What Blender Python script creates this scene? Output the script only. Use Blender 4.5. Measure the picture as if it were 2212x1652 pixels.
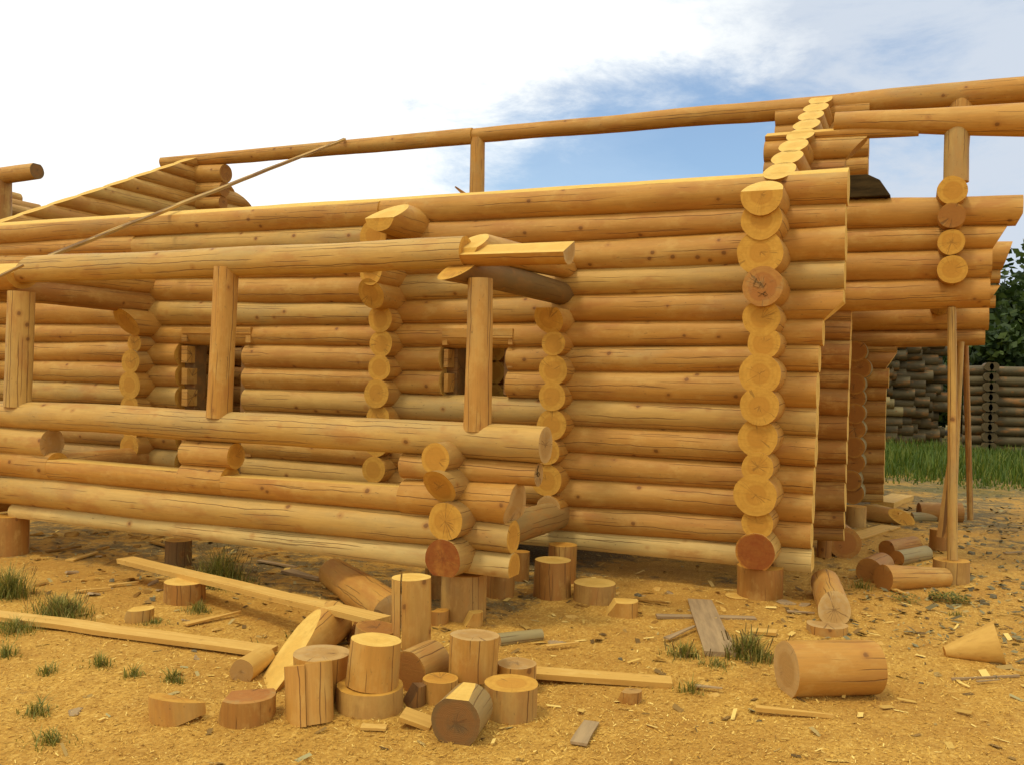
import bpy, bmesh, math, random
import numpy as np
from mathutils import Vector, Matrix
from mathutils import noise as mnoise
random.seed(7); rng = np.random.default_rng(11)
S = bpy.context.scene
for o in list(bpy.data.objects): bpy.data.objects.remove(o)

# ------------------------------------------------------------------ camera, sky, sun, exposure
CX, CY, W0, H0 = 1106., 826., 2212., 1652.      # measurement frame
FL = 1960.; YAW = math.radians(24.0); ROLL = .026; PITCH = math.radians(-.4); HC = 1.6
cy_, sy_ = math.cos(YAW), math.sin(YAW)
Fv = np.array([-sy_*math.cos(PITCH), cy_*math.cos(PITCH), math.sin(PITCH)])
_R = np.array([cy_, sy_, 0.]); _U = np.cross(_R, Fv)
Rv = _R*math.cos(ROLL) + _U*math.sin(ROLL); Uv = -_R*math.sin(ROLL) + _U*math.cos(ROLL)
cam = bpy.data.cameras.new('camera'); camo = bpy.data.objects.new('camera', cam); S.collection.objects.link(camo)
m = Matrix(((Rv[0], Uv[0], -Fv[0], 0), (Rv[1], Uv[1], -Fv[1], 0), (Rv[2], Uv[2], -Fv[2], HC), (0, 0, 0, 1)))
camo.matrix_world = m
cam.sensor_width = 36; cam.lens = 36*FL/W0; cam.clip_start = .05; cam.clip_end = 3000
S.camera = camo

SUN_EL, SUN_AZ = math.radians(64), math.radians(-150)   # azimuth of the sun measured from +Y towards +X
w = bpy.data.worlds.new('World'); S.world = w; w.use_nodes = True
def build_world():
    nt = w.node_tree; N = nt.nodes; L = nt.links; N.clear()
    out = N.new('ShaderNodeOutputWorld'); bg = N.new('ShaderNodeBackground'); bg.inputs[1].default_value = .105
    sky = N.new('ShaderNodeTexSky'); sky.sky_type = 'NISHITA'; sky.sun_disc = False
    sky.sun_elevation = SUN_EL; sky.sun_rotation = SUN_AZ; sky.air_density = 1.0; sky.dust_density = 1.5; sky.ozone_density = 1.5
    tc = N.new('ShaderNodeTexCoord')
    mp = N.new('ShaderNodeMapping'); mp.inputs['Scale'].default_value = (1, 1, 2.6)
    L.new(tc.outputs['Generated'], mp.inputs[0])
    def noise(scale, det, rough, off):
        n = N.new('ShaderNodeTexNoise'); n.inputs['Scale'].default_value = scale; n.inputs['Detail'].default_value = det
        n.inputs['Roughness'].default_value = rough; n.inputs['Distortion'].default_value = .25
        a = N.new('ShaderNodeVectorMath'); a.operation = 'ADD'; a.inputs[1].default_value = off
        L.new(mp.outputs[0], a.inputs[0]); L.new(a.outputs[0], n.inputs['Vector']); return n.outputs[0]
    def mth(op, a, b=None, c=None, clamp=False):
        x = N.new('ShaderNodeMath'); x.operation = op; x.use_clamp = clamp
        for i, v in enumerate((a, b, c)):
            if v is None: continue
            if isinstance(v, (int, float)): x.inputs[i].default_value = v
            else: L.new(v, x.inputs[i])
        return x.outputs[0]
    def blob(px, py, rad, sx=1.0):
        d = Fv + Rv*((px-CX)/FL) - Uv*((py-CY)/FL); d /= np.linalg.norm(d)
        v = N.new('ShaderNodeVectorMath'); v.operation = 'SUBTRACT'; v.inputs[1].default_value = tuple(d)
        L.new(tc.outputs['Generated'], v.inputs[0])
        s = N.new('ShaderNodeVectorMath'); s.operation = 'MULTIPLY'; s.inputs[1].default_value = (1, 1, sx)
        L.new(v.outputs[0], s.inputs[0])
        l = N.new('ShaderNodeVectorMath'); l.operation = 'LENGTH'; L.new(s.outputs[0], l.inputs[0])
        return mth('SUBTRACT', 1.0, mth('DIVIDE', l.outputs['Value'], rad), None, True)
    n1 = noise(2.3, 9, .62, (3.1, 1.7, .4)); n2 = noise(7.0, 8, .65, (8.1, .7, 5.4)); n3 = noise(1.5, 3, .5, (1.1, 4.7, 2.4))
    gaps = mth('ADD', mth('MULTIPLY', blob(1540, 320, .34, 2.3), 1.25), mth('MULTIPLY', blob(1200, 360, .22, 2.4), .7))
    gaps = mth('ADD', gaps, mth('MULTIPLY', blob(2050, 110, .30, 1.6), .12))
    gaps = mth('ADD', gaps, mth('MULTIPLY', blob(650, 110, .12, 2.2), .22))
    cov = mth('ADD', mth('MULTIPLY', n1, 1.6), mth('MULTIPLY', n2, 2.2)); cov = mth('SUBTRACT', cov, .55)
    cov = mth('SUBTRACT', mth('SUBTRACT', cov, .22), gaps)
    mr = N.new('ShaderNodeMapRange'); mr.interpolation_type = 'SMOOTHSTEP'
    mr.inputs['From Min'].default_value = -.10; mr.inputs['From Max'].default_value = .92
    mr.inputs['To Min'].default_value = .16; mr.inputs['To Max'].default_value = 1.0
    L.new(cov, mr.inputs['Value'])
    cb = N.new('ShaderNodeMapRange'); cb.inputs['From Min'].default_value = .35; cb.inputs['From Max'].default_value = .62
    L.new(n3, cb.inputs['Value'])
    n4 = noise(13.0, 7, .7, (2.1, 9.7, 3.4)); shade = mth('ADD', mth('ADD', mth('MULTIPLY', mth('SUBTRACT', n2, .5), 1.4), mth('MULTIPLY', mth('SUBTRACT', n4, .5), .8)), cb.outputs[0])
    rb = mth('ADD', mth('MULTIPLY', blob(2000, 150, .50, 1.0), 1.6), mth('MULTIPLY', blob(2150, 420, .35, 1.0), .9))
    shade = mth('SUBTRACT', mth('ADD', mth('ADD', shade, .55), mth('MULTIPLY', blob(200, 250, .75), .6)), rb, None, True)
    cc = N.new('ShaderNodeMix'); cc.data_type = 'RGBA'
    cc.inputs['A'].default_value = (6.2, 6.9, 7.9, 1); cc.inputs['B'].default_value = (10.8, 11.0, 10.8, 1)
    L.new(shade, cc.inputs['Factor'])
    mx = N.new('ShaderNodeMix'); mx.data_type = 'RGBA'
    sk = N.new('ShaderNodeMix'); sk.data_type = 'RGBA'; sk.blend_type = 'MULTIPLY'; sk.inputs['Factor'].default_value = 1
    sk.inputs['B'].default_value = (1.25, 1.5, 1.6, 1)
    L.new(sky.outputs[0], sk.inputs['A'])
    L.new(mr.outputs[0], mx.inputs['Factor']); L.new(sk.outputs['Result'], mx.inputs['A']); L.new(cc.outputs['Result'], mx.inputs['B'])
    L.new(mx.outputs['Result'], bg.inputs[0]); L.new(bg.outputs[0], out.inputs[0])
build_world()
sun = bpy.data.lights.new('sun', 'SUN'); sun.energy = 1.5; sun.angle = math.radians(10); sun.color = (1, .90, .72)
suno = bpy.data.objects.new('sun', sun); S.collection.objects.link(suno)
sd = Vector((math.sin(SUN_AZ)*math.cos(SUN_EL), math.cos(SUN_AZ)*math.cos(SUN_EL), math.sin(SUN_EL)))
suno.rotation_euler = sd.to_track_quat('Z', 'Y').to_euler()
S.view_settings.view_transform = 'Standard'; S.view_settings.look = 'None'
S.view_settings.exposure = 0.0; S.view_settings.gamma = 1; S.view_settings.use_curve_mapping = False

# ------------------------------------------------------------------ from the measured frame to the yard
def ray(x, y): return Fv + Rv*((x-CX)/FL) - Uv*((y-CY)/FL)
def onY(x, y, Y): r = ray(x, y); t = Y/r[1]; return np.array([r[0]*t, Y, HC+r[2]*t])
def onX(x, y, X): r = ray(x, y); t = X/r[0]; return np.array([X, r[1]*t, HC+r[2]*t])
def onZ(x, y, Z=0.): r = ray(x, y); t = (Z-HC)/r[2]; return np.array([r[0]*t, r[1]*t, Z])
def dep(P): return float((np.array(P)-np.array([0, 0, HC]))@Fv)
Y1, Y0, YR, YW, YFAR, YBACK = 7.1, 5.25, 10.27, 8.5, 11.95, 13.44
RS = .474
def roofz(Y): return 3.195 + RS*(Y-7.1)
RN = np.array([0, -RS, 1.])/math.hypot(1, RS)
ROOF = (np.array([0, 7.1, 3.195]), RN)
ROOF2 = (np.array([0, YR, roofz(YR)]), np.array([0, RS, 1.])/math.hypot(1, RS))

# ------------------------------------------------------------------ materials
def nodes(mat):
    mat.use_nodes = True; nt = mat.node_tree; nt.nodes.clear(); return nt
WT = (.92, .795, .37)
class NB:
    def __init__(s, name, tint=WT):
        s.tint = tint
        s.mat = bpy.data.materials.new(name); s.nt = nodes(s.mat); s.N = s.nt.nodes; s.L = s.nt.links
        s.out = s.N.new('ShaderNodeOutputMaterial'); s.b = s.N.new('ShaderNodeBsdfPrincipled')
        s.L.new(s.b.outputs[0], s.out.inputs[0]); s.b.inputs['Roughness'].default_value = .75
        s.b.inputs['Specular IOR Level'].default_value = .3
        s.tc = s.N.new('ShaderNodeTexCoord'); s.oi = s.N.new('ShaderNodeObjectInfo')
    def m(s, op, a, b=None, c=None, clamp=False):
        x = s.N.new('ShaderNodeMath'); x.operation = op; x.use_clamp = clamp
        for i, v in enumerate((a, b, c)):
            if v is None: continue
            if isinstance(v, (int, float)): x.inputs[i].default_value = v
            else: s.L.new(v, x.inputs[i])
        return x.outputs[0]
    def vec(s, scale, rnd=True, src=None):
        mp = s.N.new('ShaderNodeMapping'); mp.inputs['Scale'].default_value = scale
        s.L.new(src or s.tc.outputs['Object'], mp.inputs[0])
        if not rnd: return mp.outputs[0]
        a = s.N.new('ShaderNodeVectorMath'); a.operation = 'ADD'
        c = s.N.new('ShaderNodeCombineXYZ')
        r = s.m('MULTIPLY', s.oi.outputs['Random'], 37.)
        s.L.new(r, c.inputs[0]); s.L.new(s.m('MULTIPLY', s.oi.outputs['Random'], 91.), c.inputs[1]); s.L.new(r, c.inputs[2])
        s.L.new(mp.outputs[0], a.inputs[0]); s.L.new(c.outputs[0], a.inputs[1]); return a.outputs[0]
    def noise(s, v, scale=1, det=4, rough=.55, dist=0):
        n = s.N.new('ShaderNodeTexNoise'); n.inputs['Scale'].default_value = scale; n.inputs['Detail'].default_value = det
        n.inputs['Roughness'].default_value = rough; n.inputs['Distortion'].default_value = dist
        s.L.new(v, n.inputs['Vector']); return n.outputs[0]
    def vor(s, v, scale, feat='F1', out='Distance'):
        n = s.N.new('ShaderNodeTexVoronoi'); n.feature = feat; n.inputs['Scale'].default_value = scale
        s.L.new(v, n.inputs['Vector']); return n.outputs[out]
    def mr(s, v, a, b, c=0., d=1., smooth=True):
        x = s.N.new('ShaderNodeMapRange'); x.interpolation_type = 'SMOOTHSTEP' if smooth else 'LINEAR'
        for k, q in (('From Min', a), ('From Max', b), ('To Min', c), ('To Max', d)): x.inputs[k].default_value = q
        s.L.new(v, x.inputs['Value']); return x.outputs[0]
    def mix(s, f, a, b, mode='MIX'):
        x = s.N.new('ShaderNodeMix'); x.data_type = 'RGBA'; x.blend_type = mode
        for k, v in (('Factor', f), ('A', a), ('B', b)):
            if isinstance(v, (int, float)): x.inputs[k].default_value = v
            elif isinstance(v, tuple): x.inputs[k].default_value = (v[0]*s.tint[0], v[1]*s.tint[1], v[2]*s.tint[2], 1)
            else: s.L.new(v, x.inputs[k])
        return x.outputs['Result']
    def ramp(s, f, cols):
        x = s.N.new('ShaderNodeValToRGB'); e = x.color_ramp.elements
        while len(e) < len(cols): e.new(.5)
        for i, (p, c) in enumerate(cols): e[i].position = p; e[i].color = (c[0]*s.tint[0], c[1]*s.tint[1], c[2]*s.tint[2], 1)
        s.L.new(f, x.inputs[0]); return x.outputs[0]
    def bump(s, h, st, dist):
        x = s.N.new('ShaderNodeBump'); x.inputs['Strength'].default_value = st; x.inputs['Distance'].default_value = dist
        s.L.new(h, x.inputs['Height']); s.L.new(x.outputs[0], s.b.inputs['Normal'])
    def done(s, col): s.L.new(col, s.b.inputs['Base Color']); return s.mat

def side_mat(name, c0, c1, c2, grey, greycol=(.40, .33, .25), crackamt=1., knot=1., pale=(.66, .47, .25)):
    """peeled log surface: streaks along the grain, checks, knots, weathered patches"""
    n = NB(name)
    col = n.ramp(n.oi.outputs['Random'], [(0, c0), (.5, c1), (1, c2)])
    st = n.noise(n.vec((1.1, 16, 16)), 1, 5, .6)
    col = n.mix(n.mr(st, .40, .70, 0, .55), col, tuple(x*.70 for x in c1))
    st2 = n.noise(n.vec((.5, 5, 5)), 1, 3, .5, .5)
    col = n.mix(n.mr(st2, .45, .72, 0, .55), col, pale)
    fine = n.noise(n.vec((6, 90, 90)), 1, 3, .6)
    col = n.mix(n.mr(fine, .3, .7, .0, .26), col, tuple(x*.6 for x in c1))
    # reddish blotches and drawknife marks
    bl = n.noise(n.vec((2.4, 7, 7)), 1, 4, .6)
    col = n.mix(n.mr(bl, .50, .68, 0, .55), col, (.44, .20, .075))
    sc = n.noise(n.vec((9, 24, 24)), 1, 2, .5)
    col = n.mix(n.mr(sc, .6, .72, 0, .22), col, pale)
    # weathering
    mo = n.noise(n.vec((3.2, 5, 5)), 1, 6, .7); col = n.mix(n.mr(mo, .50, .70, 0, .30), col, tuple(x*.68 for x in c1)); col = n.mix(n.mr(mo, .50, .34, 0, .40), col, pale)
    g = n.noise(n.vec((.7, 2.3, 2.3)), 1, 6, .7)
    col = n.mix(n.mr(g, .62-grey*.35, .80-grey*.2, 0, .35+grey*.5), col, greycol)
    # mould specks
    sp = n.noise(n.vec((30, 60, 60)), 1, 2, .5)
    col = n.mix(n.m('MULTIPLY', n.mr(sp, .66, .74, 0, .55), n.mr(g, .4, .6)), col, (.16, .11, .06))
    # knots
    kd = n.vor(n.vec((4.6, 5.4, 5.4)), 1); rag = n.noise(n.vec((60, 60, 60)), 1, 2, .5)
    kk = n.m('ADD', kd, n.m('MULTIPLY', n.m('SUBTRACT', rag, .5), .06))
    kc = n.mr(kk, .060, .105, .75*knot, 0); col = n.mix(n.mr(kk, .10, .20, .5*knot, 0), col, (.42, .20, .07))
    col = n.mix(kc, col, (.17, .075, .03))
    # checks: thin bands of a strongly stretched noise, broken up by a second one
    sp_ = n.N.new('ShaderNodeSeparateXYZ'); n.L.new(n.tc.outputs['Object'], sp_.inputs[0])
    X_, Y_, Z_ = sp_.outputs; rd = n.m('SQRT', n.m('ADD', n.m('MULTIPLY', Y_, Y_), n.m('MULTIPLY', Z_, Z_)))
    th_ = n.m('DIVIDE', n.m('ARCTAN2', Y_, Z_), 6.2832)
    thin = None
    for ncell, wid, lo, fx in ((9., .0016, .50, .55), (17., .0009, .55, 1.3)):
        wob = n.N.new('ShaderNodeCombineXYZ'); n.L.new(n.m('ADD', n.m('MULTIPLY', X_, 1.7), n.m('MULTIPLY', n.oi.outputs['Random'], 90.)), wob.inputs[0]); wob.inputs[1].default_value = ncell
        w1 = n.m('MULTIPLY', n.m('SUBTRACT', n.noise(wob.outputs[0], 1, 4, .55), .5), 1.1)
        A_ = n.m('ADD', n.m('ADD', n.m('MULTIPLY', th_, ncell), w1), n.m('MULTIPLY', n.oi.outputs['Random'], 13.))
        cell = n.m('FLOOR', A_); fr = n.m('SUBTRACT', A_, cell)
        wh = n.N.new('ShaderNodeTexWhiteNoise'); wh.noise_dimensions = '1D'; n.L.new(n.m('ADD', cell, n.m('MULTIPLY', n.oi.outputs['Random'], 71.)), wh.inputs['W'])
        cen = n.m('ADD', n.m('MULTIPLY', wh.outputs[0], .6), .2)
        dd = n.m('MULTIPLY', n.m('MULTIPLY', n.m('ABSOLUTE', n.m('SUBTRACT', fr, cen)), 6.2832/ncell), rd)
        mk = n.N.new('ShaderNodeCombineXYZ'); n.L.new(n.m('MULTIPLY', X_, fx), mk.inputs[0]); n.L.new(n.m('MULTIPLY', wh.outputs[0], 63.), mk.inputs[1])
        mm = n.mr(n.noise(mk.outputs[0], 1, 2, .5), lo, lo+.05)
        l1 = n.m('MULTIPLY', n.mr(n.m('SUBTRACT', dd, n.m('MULTIPLY', mm, wid)), 0., .0016, 1, 0), mm)
        thin = l1 if thin is None else n.m('MAXIMUM', thin, l1)
    thin = n.m('MULTIPLY', thin, crackamt)
    col = n.mix(n.m('MULTIPLY', thin, .8), col, (.13, .06, .028))
    h = n.m('SUBTRACT', n.m('ADD', n.m('MULTIPLY', st, .4), n.m('ADD', n.m('MULTIPLY', fine, .25), n.m('MULTIPLY', sc, .3))), n.m('ADD', n.m('MULTIPLY', thin, 1.4), n.m('MULTIPLY', kc, -.4)))
    n.bump(h, .6, .004)
    n.b.inputs['Roughness'].default_value = .62
    return n.done(col)

def end_mat(name, rim, mid, heart, hr=.5, grey=0., greycol=(.36, .31, .25), cracks=1., ringc=.5, dark=(.12, .06, .03)):
    """sawn surface: growth rings about the log's own axis, radial checks, saw marks"""
    n = NB(name)
    sep = n.N.new('ShaderNodeSeparateXYZ'); n.L.new(n.tc.outputs['Object'], sep.inputs[0])
    y, z = sep.outputs[1], sep.outputs[2]
    wob = n.noise(n.vec((0, 9, 9)), 1, 3, .5)
    rad = n.m('SQRT', n.m('ADD', n.m('MULTIPLY', y, y), n.m('MULTIPLY', z, z)))
    rr = n.m('ADD', rad, n.m('MULTIPLY', n.m('SUBTRACT', wob, .5), .03))
    rings = n.m('SINE', n.m('MULTIPLY', rr, 900.))
    big = n.noise(n.vec((0, 1, 1)), 1, 1); rband = n.m('SINE', n.m('MULTIPLY', rr, 210.))
    hf = n.mr(rr, .13*hr, .13*hr+.02, 1, 0)
    col = n.mix(n.mr(n.noise(n.vec((20, 20, 20)), 1, 4, .6), .35, .7), rim, mid)
    col = n.mix(n.m('MULTIPLY', hf, .8), col, heart)
    col = n.mix(n.mr(rings, -.2, 1, 0, ringc*.3), col, tuple(a*.62 for a in mid))
    col = n.mix(n.mr(rband, 0, 1, 0, ringc*.22), col, tuple(a*.7 for a in heart))
    saw = n.noise(n.vec((18, 5, 75)), 1, 4, .65, .3); col = n.mix(n.mr(saw, .48, .68, 0, .32), col, tuple(a*.80 for a in mid))
    bl = n.noise(n.vec((7, 7, 7)), 1, 5, .65); col = n.mix(n.mr(bl, .5, .72, 0, .35), col, tuple(min(1, a*1.2) for a in rim))
    ang = n.m('ARCTAN2', y, z)
    rn = n.noise(n.vec((0, 30, 30)), 1, 2)
    rnd = n.m('MULTIPLY', n.oi.outputs['Random'], 6.28)
    aa = n.m('ADD', n.m('ADD', ang, rnd), n.m('MULTIPLY', n.m('SUBTRACT', rn, .5), .18))
    cv = n.N.new('ShaderNodeCombineXYZ'); n.L.new(n.m('MULTIPLY', n.m('COSINE', aa), 2.2), cv.inputs[0]); n.L.new(n.m('MULTIPLY', n.m('SINE', aa), 2.2), cv.inputs[1]); n.L.new(n.m('MULTIPLY', n.oi.outputs['Random'], 50.), cv.inputs[2])
    f1 = n.m('ABSOLUTE', n.m('SUBTRACT', n.noise(cv.outputs[0], 1, 1, .5), .5))
    th = n.m('MULTIPLY', n.m('LESS_THAN', n.m('MULTIPLY', f1, rad), n.mr(n.noise(n.vec((0, 9, 9)), 1, 1),   .48, .7, 0., .0007*(1+cracks))), 1.)
    col = n.mix(n.m('MULTIPLY', th, .6*cracks), col, dark)
    if grey > 0:
        g = n.noise(n.vec((9, 9, 9)), 1, 5, .7); col = n.mix(n.mr(g, .62-grey*.4, .8-grey*.2, 0, .4+grey*.5), col, greycol)
    n.bump(n.m('SUBTRACT', n.m('ADD', saw, n.m('MULTIPLY', rings, .15)), n.m('MULTIPLY', th, 1.5*cracks)), .6, .003)
    n.b.inputs['Roughness'].default_value = .85
    return n.done(col)

M_FRESH = side_mat('peeled_log', (.53, .285, .090), (.60, .335, .115), (.55, .31, .125), .25)
M_PALE = side_mat('pale_peeled_log', (.60, .40, .19), (.63, .42, .20), (.58, .37, .165), .55)
M_SILL = side_mat('pale_sill_log', (.68, .50, .30), (.70, .52, .32), (.66, .48, .28), .7, (.52, .44, .32), 1., 1., (.78, .64, .44))
M_WEATH = side_mat('weathered_log', (.47, .28, .13), (.50, .31, .15), (.42, .25, .12), .55, (.36, .27, .18))
M_DARK = side_mat('dark_bark_and_jamb_shade', (.26, .15, .075), (.30, .17, .09), (.26, .15, .08), .6, (.14, .11, .08), 1., .6, (.33, .20, .10))
M_BROWN = side_mat('brown_log', (.40, .20, .07), (.44, .225, .08), (.37, .19, .075), .3)
M_BIRCH = side_mat('birch_bark', (.42, .41, .38), (.34, .33, .30), (.27, .26, .24), .6, (.20, .18, .15), .6, 1., (.60, .56, .46))
M_OLD = side_mat('old_grey_log', (.10, .085, .07), (.13, .11, .09), (.085, .072, .06), .5, (.07, .065, .06), .6, .6, (.17, .15, .125))
M_GREY = side_mat('grey_bark', (.33, .28, .22), (.36, .31, .25), (.30, .26, .21), .8, (.33, .31, .28), .8, .8, (.42, .36, .28))
M_GREY2 = side_mat('grey_brown_bark', (.36, .25, .15), (.40, .27, .16), (.34, .23, .14), .6, (.26, .23, .18), .8, .8, (.44, .32, .2))
E_FRESH = end_mat('sawn_end', (.66, .40, .115), (.58, .33, .085), (.54, .28, .065), .5, cracks=.7)
E_PALE = end_mat('fresh_hewn_face', (.80, .58, .26), (.74, .51, .21), (.72, .48, .18), .4, cracks=.2, ringc=.25)
E_RED = end_mat('reddish_heartwood_end', (.56, .29, .08), (.38, .13, .030), (.25, .065, .014), .95, cracks=.35, ringc=.6)
E_REDB = end_mat('reddish_brown_end', (.50, .27, .11), (.44, .22, .09), (.40, .17, .07), .7, .3)
E_GREY = end_mat('weathered_end', (.56, .39, .26), (.52, .35, .22), (.44, .27, .14), .6, .35, (.50, .41, .40))
E_DARK = end_mat('dark_cracked_end', (.20, .13, .08), (.23, .13, .07), (.26, .13, .06), .6, .4, (.12, .10, .085), 1.)
E_BROWN = end_mat('brown_end', (.46, .25, .08), (.40, .20, .065), (.34, .15, .05), .7, .1)
E_OLD = end_mat('old_end', (.12, .10, .08), (.11, .09, .07), (.09, .07, .055), .6, .5, (.08, .07, .06), .6)

def sawn_mat():
    n = NB('sawn_board'); st = n.noise(n.vec((1.2, 40, 40)), 1, 5, .6)
    col = n.ramp(n.oi.outputs['Random'], [(0, (.66, .44, .19)), (1, (.72, .50, .24))])
    col = n.mix(n.mr(st, .35, .7, 0, .5), col, (.50, .30, .11))
    b = n.noise(n.vec((5, 9, 9)), 1, 5, .65); col = n.mix(n.mr(b, .5, .7, 0, .5), col, (.78, .60, .35))
    d = n.noise(n.vec((14, 30, 30)), 1, 3, .6); col = n.mix(n.mr(d, .62, .74, 0, .5), col, (.30, .17, .07))
    n.bump(n.m('ADD', st, b), .5, .003); return n.done(col)
M_BOARD = sawn_mat()
def plain(name, c, c2, sc=(8, 8, 8), rough=.9, bd=.004):
    n = NB(name); n.b.inputs['Specular IOR Level'].default_value = .08; a = n.noise(n.vec(sc), 1, 5, .65); col = n.mix(n.mr(a, .3, .7), c, c2); n.bump(a, .7, bd)
    n.b.inputs['Roughness'].default_value = rough; return n.done(col)
M_STONE = plain('grey_stone', (.13, .12, .14), (.22, .21, .24), (25, 25, 25))
M_FRESHCHIP = plain('brown_chip', (.20, .11, .05), (.50, .30, .12), (5, 5, 5))
M_SOOT = plain('dark_board', (.035, .026, .02), (.075, .055, .04), (4, 20, 20))
M_GREYW = plain('weathered_board', (.32, .25, .26), (.46, .36, .36), (3, 25, 25))

# ------------------------------------------------------------------ object helpers
COL = S.collection
def link(o, parent=None):
    COL.objects.link(o)
    if parent is not None: o.parent = parent
    return o
def tag(o, label=None, cat=None, group=None, kind=None):
    for k, v in (('label', label), ('category', cat), ('group', group), ('kind', kind)):
        if v: o[k] = v
    return o
def empty(name, loc, **kw):
    o = bpy.data.objects.new(name, None); o.location = loc; o.empty_display_size = .2; link(o); tag(o, **kw); return o
def mesh_obj(name, me, mats, parent=None, smooth=40):
    for mm in mats: me.materials.append(mm)
    if smooth:
        me.polygons.foreach_set('use_smooth', [True]*len(me.polygons)); me.set_sharp_from_angle(angle=math.radians(smooth))
    return link(bpy.data.objects.new(name, me), parent)

def fbm1(t, seed): return mnoise.noise(Vector((t, seed*7.31, seed*3.17)))
_seed = [0]
def log(name, A, B, ra, rb, mats, parent=None, clips=(), flat=(), seg=30, step=.16, rough=1., roll=None, capm=1, notches=()):
    """A tapered, slightly bent log from A to B. clips: world planes (point, normal[, slot]) - what lies beyond the normal is sawn off."""
    _seed[0] += 1; sd = _seed[0]
    A = np.array(A, float); B = np.array(B, float); D = B-A; Ln = float(np.linalg.norm(D)); X = D/Ln
    up = np.array([0, 0, 1.]) if abs(X[2]) < .9 else np.array([0, 1., 0])
    Yv = np.cross(up, X); Yv /= np.linalg.norm(Yv); Z = np.cross(X, Yv)
    mw = Matrix(((X[0], Yv[0], Z[0], A[0]), (X[1], Yv[1], Z[1], A[1]), (X[2], Yv[2], Z[2], A[2]), (0, 0, 0, 1)))
    n = max(3, int(Ln/step)+1); amp = rough*min(1, Ln/2)
    verts = []; th = [2*math.pi*k/seg for k in range(seg)]
    for i in range(n):
        t = i/(n-1); x = t*Ln; r = ra+(rb-ra)*t
        oy = .012*amp*fbm1(x*.7, sd); oz = .014*amp*fbm1(x*.8+9, sd+.5)
        for k in range(seg):
            a = th[k]; nz = mnoise.noise(Vector((x*1.3, math.cos(a)*1.1+sd*5.1, math.sin(a)*1.1)))
            nz2 = mnoise.noise(Vector((x*4.5, math.cos(a)*3+sd*3.3, math.sin(a)*3)))
            q = r*(1+rough*(.055*nz+.022*nz2)); jx = 0
            verts.append((x+jx, oy+q*math.cos(a), oz+q*math.sin(a)))
    faces = []
    for i in range(n-1):
        for k in range(seg):
            k2 = (k+1) % seg; faces.append((i*seg+k, (i+1)*seg+k, (i+1)*seg+k2, i*seg+k2))
    bm = bmesh.new(); bv = [bm.verts.new(v) for v in verts]
    for f in faces: bm.faces.new([bv[j] for j in f])
    f = bm.faces.new(bv[:seg]); f.material_index = capm
    f = bm.faces.new(bv[-seg:][::-1]); f.material_index = capm
    inv = mw.inverted(); r3 = inv.to_3x3()
    for c in clips:
        co = inv @ Vector(c[0]); no = (r3 @ Vector(c[1])).normalized(); slot = c[2] if len(c) > 2 else 1
        bm.verts.ensure_lookup_table()
        res = bmesh.ops.bisect_plane(bm, geom=bm.verts[:]+bm.edges[:]+bm.faces[:], plane_co=co, plane_no=no, clear_outer=True)
        be = [e for e in bm.edges if e.is_boundary]
        if be:
            r2 = bmesh.ops.holes_fill(bm, edges=be, sides=0)
            for f in r2['faces']: f.material_index = slot
    bmesh.ops.recalc_face_normals(bm, faces=bm.faces[:])
    me = bpy.data.meshes.new(name); bm.to_mesh(me); bm.free()
    o = mesh_obj(name, me, mats, parent); o.matrix_world = mw
    if parent is not None: o.matrix_parent_inverse = parent.matrix_world.inverted() if False else Matrix.Identity(4); o.matrix_basis = Matrix.Translation(-Vector(parent.location)) @ mw
    return o

def box(name, P, size, mats, parent=None, rot=None, bev=.004, jit=.0, seed=0):
    bm = bmesh.new(); bmesh.ops.create_cube(bm, size=1)
    for v in bm.verts: v.co = Vector((v.co.x*size[0], v.co.y*size[1], v.co.z*size[2]))
    if bev: bmesh.ops.bevel(bm, geom=bm.edges[:], offset=bev, segments=1, affect='EDGES')
    if jit:
        for v in bm.verts: v.co += Vector((random.uniform(-jit, jit), random.uniform(-jit, jit), random.uniform(-jit, jit)))
    me = bpy.data.meshes.new(name); bm.to_mesh(me); bm.free()
    o = mesh_obj(name, me, mats, parent, 30)
    mw = Matrix.Translation(Vector(P)) @ (rot.to_4x4() if rot is not None else Matrix.Identity(4))
    o.matrix_basis = (Matrix.Translation(-Vector(parent.location)) @ mw) if parent is not None else mw
    return o
def frame_rot(X, up=(0, 0, 1)):
    X = Vector(X).normalized(); Yv = Vector(up).cross(X).normalized(); Z = X.cross(Yv)
    return Matrix(((X.x, Yv.x, Z.x), (X.y, Yv.y, Z.y), (X.z, Yv.z, Z.z)))
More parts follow.
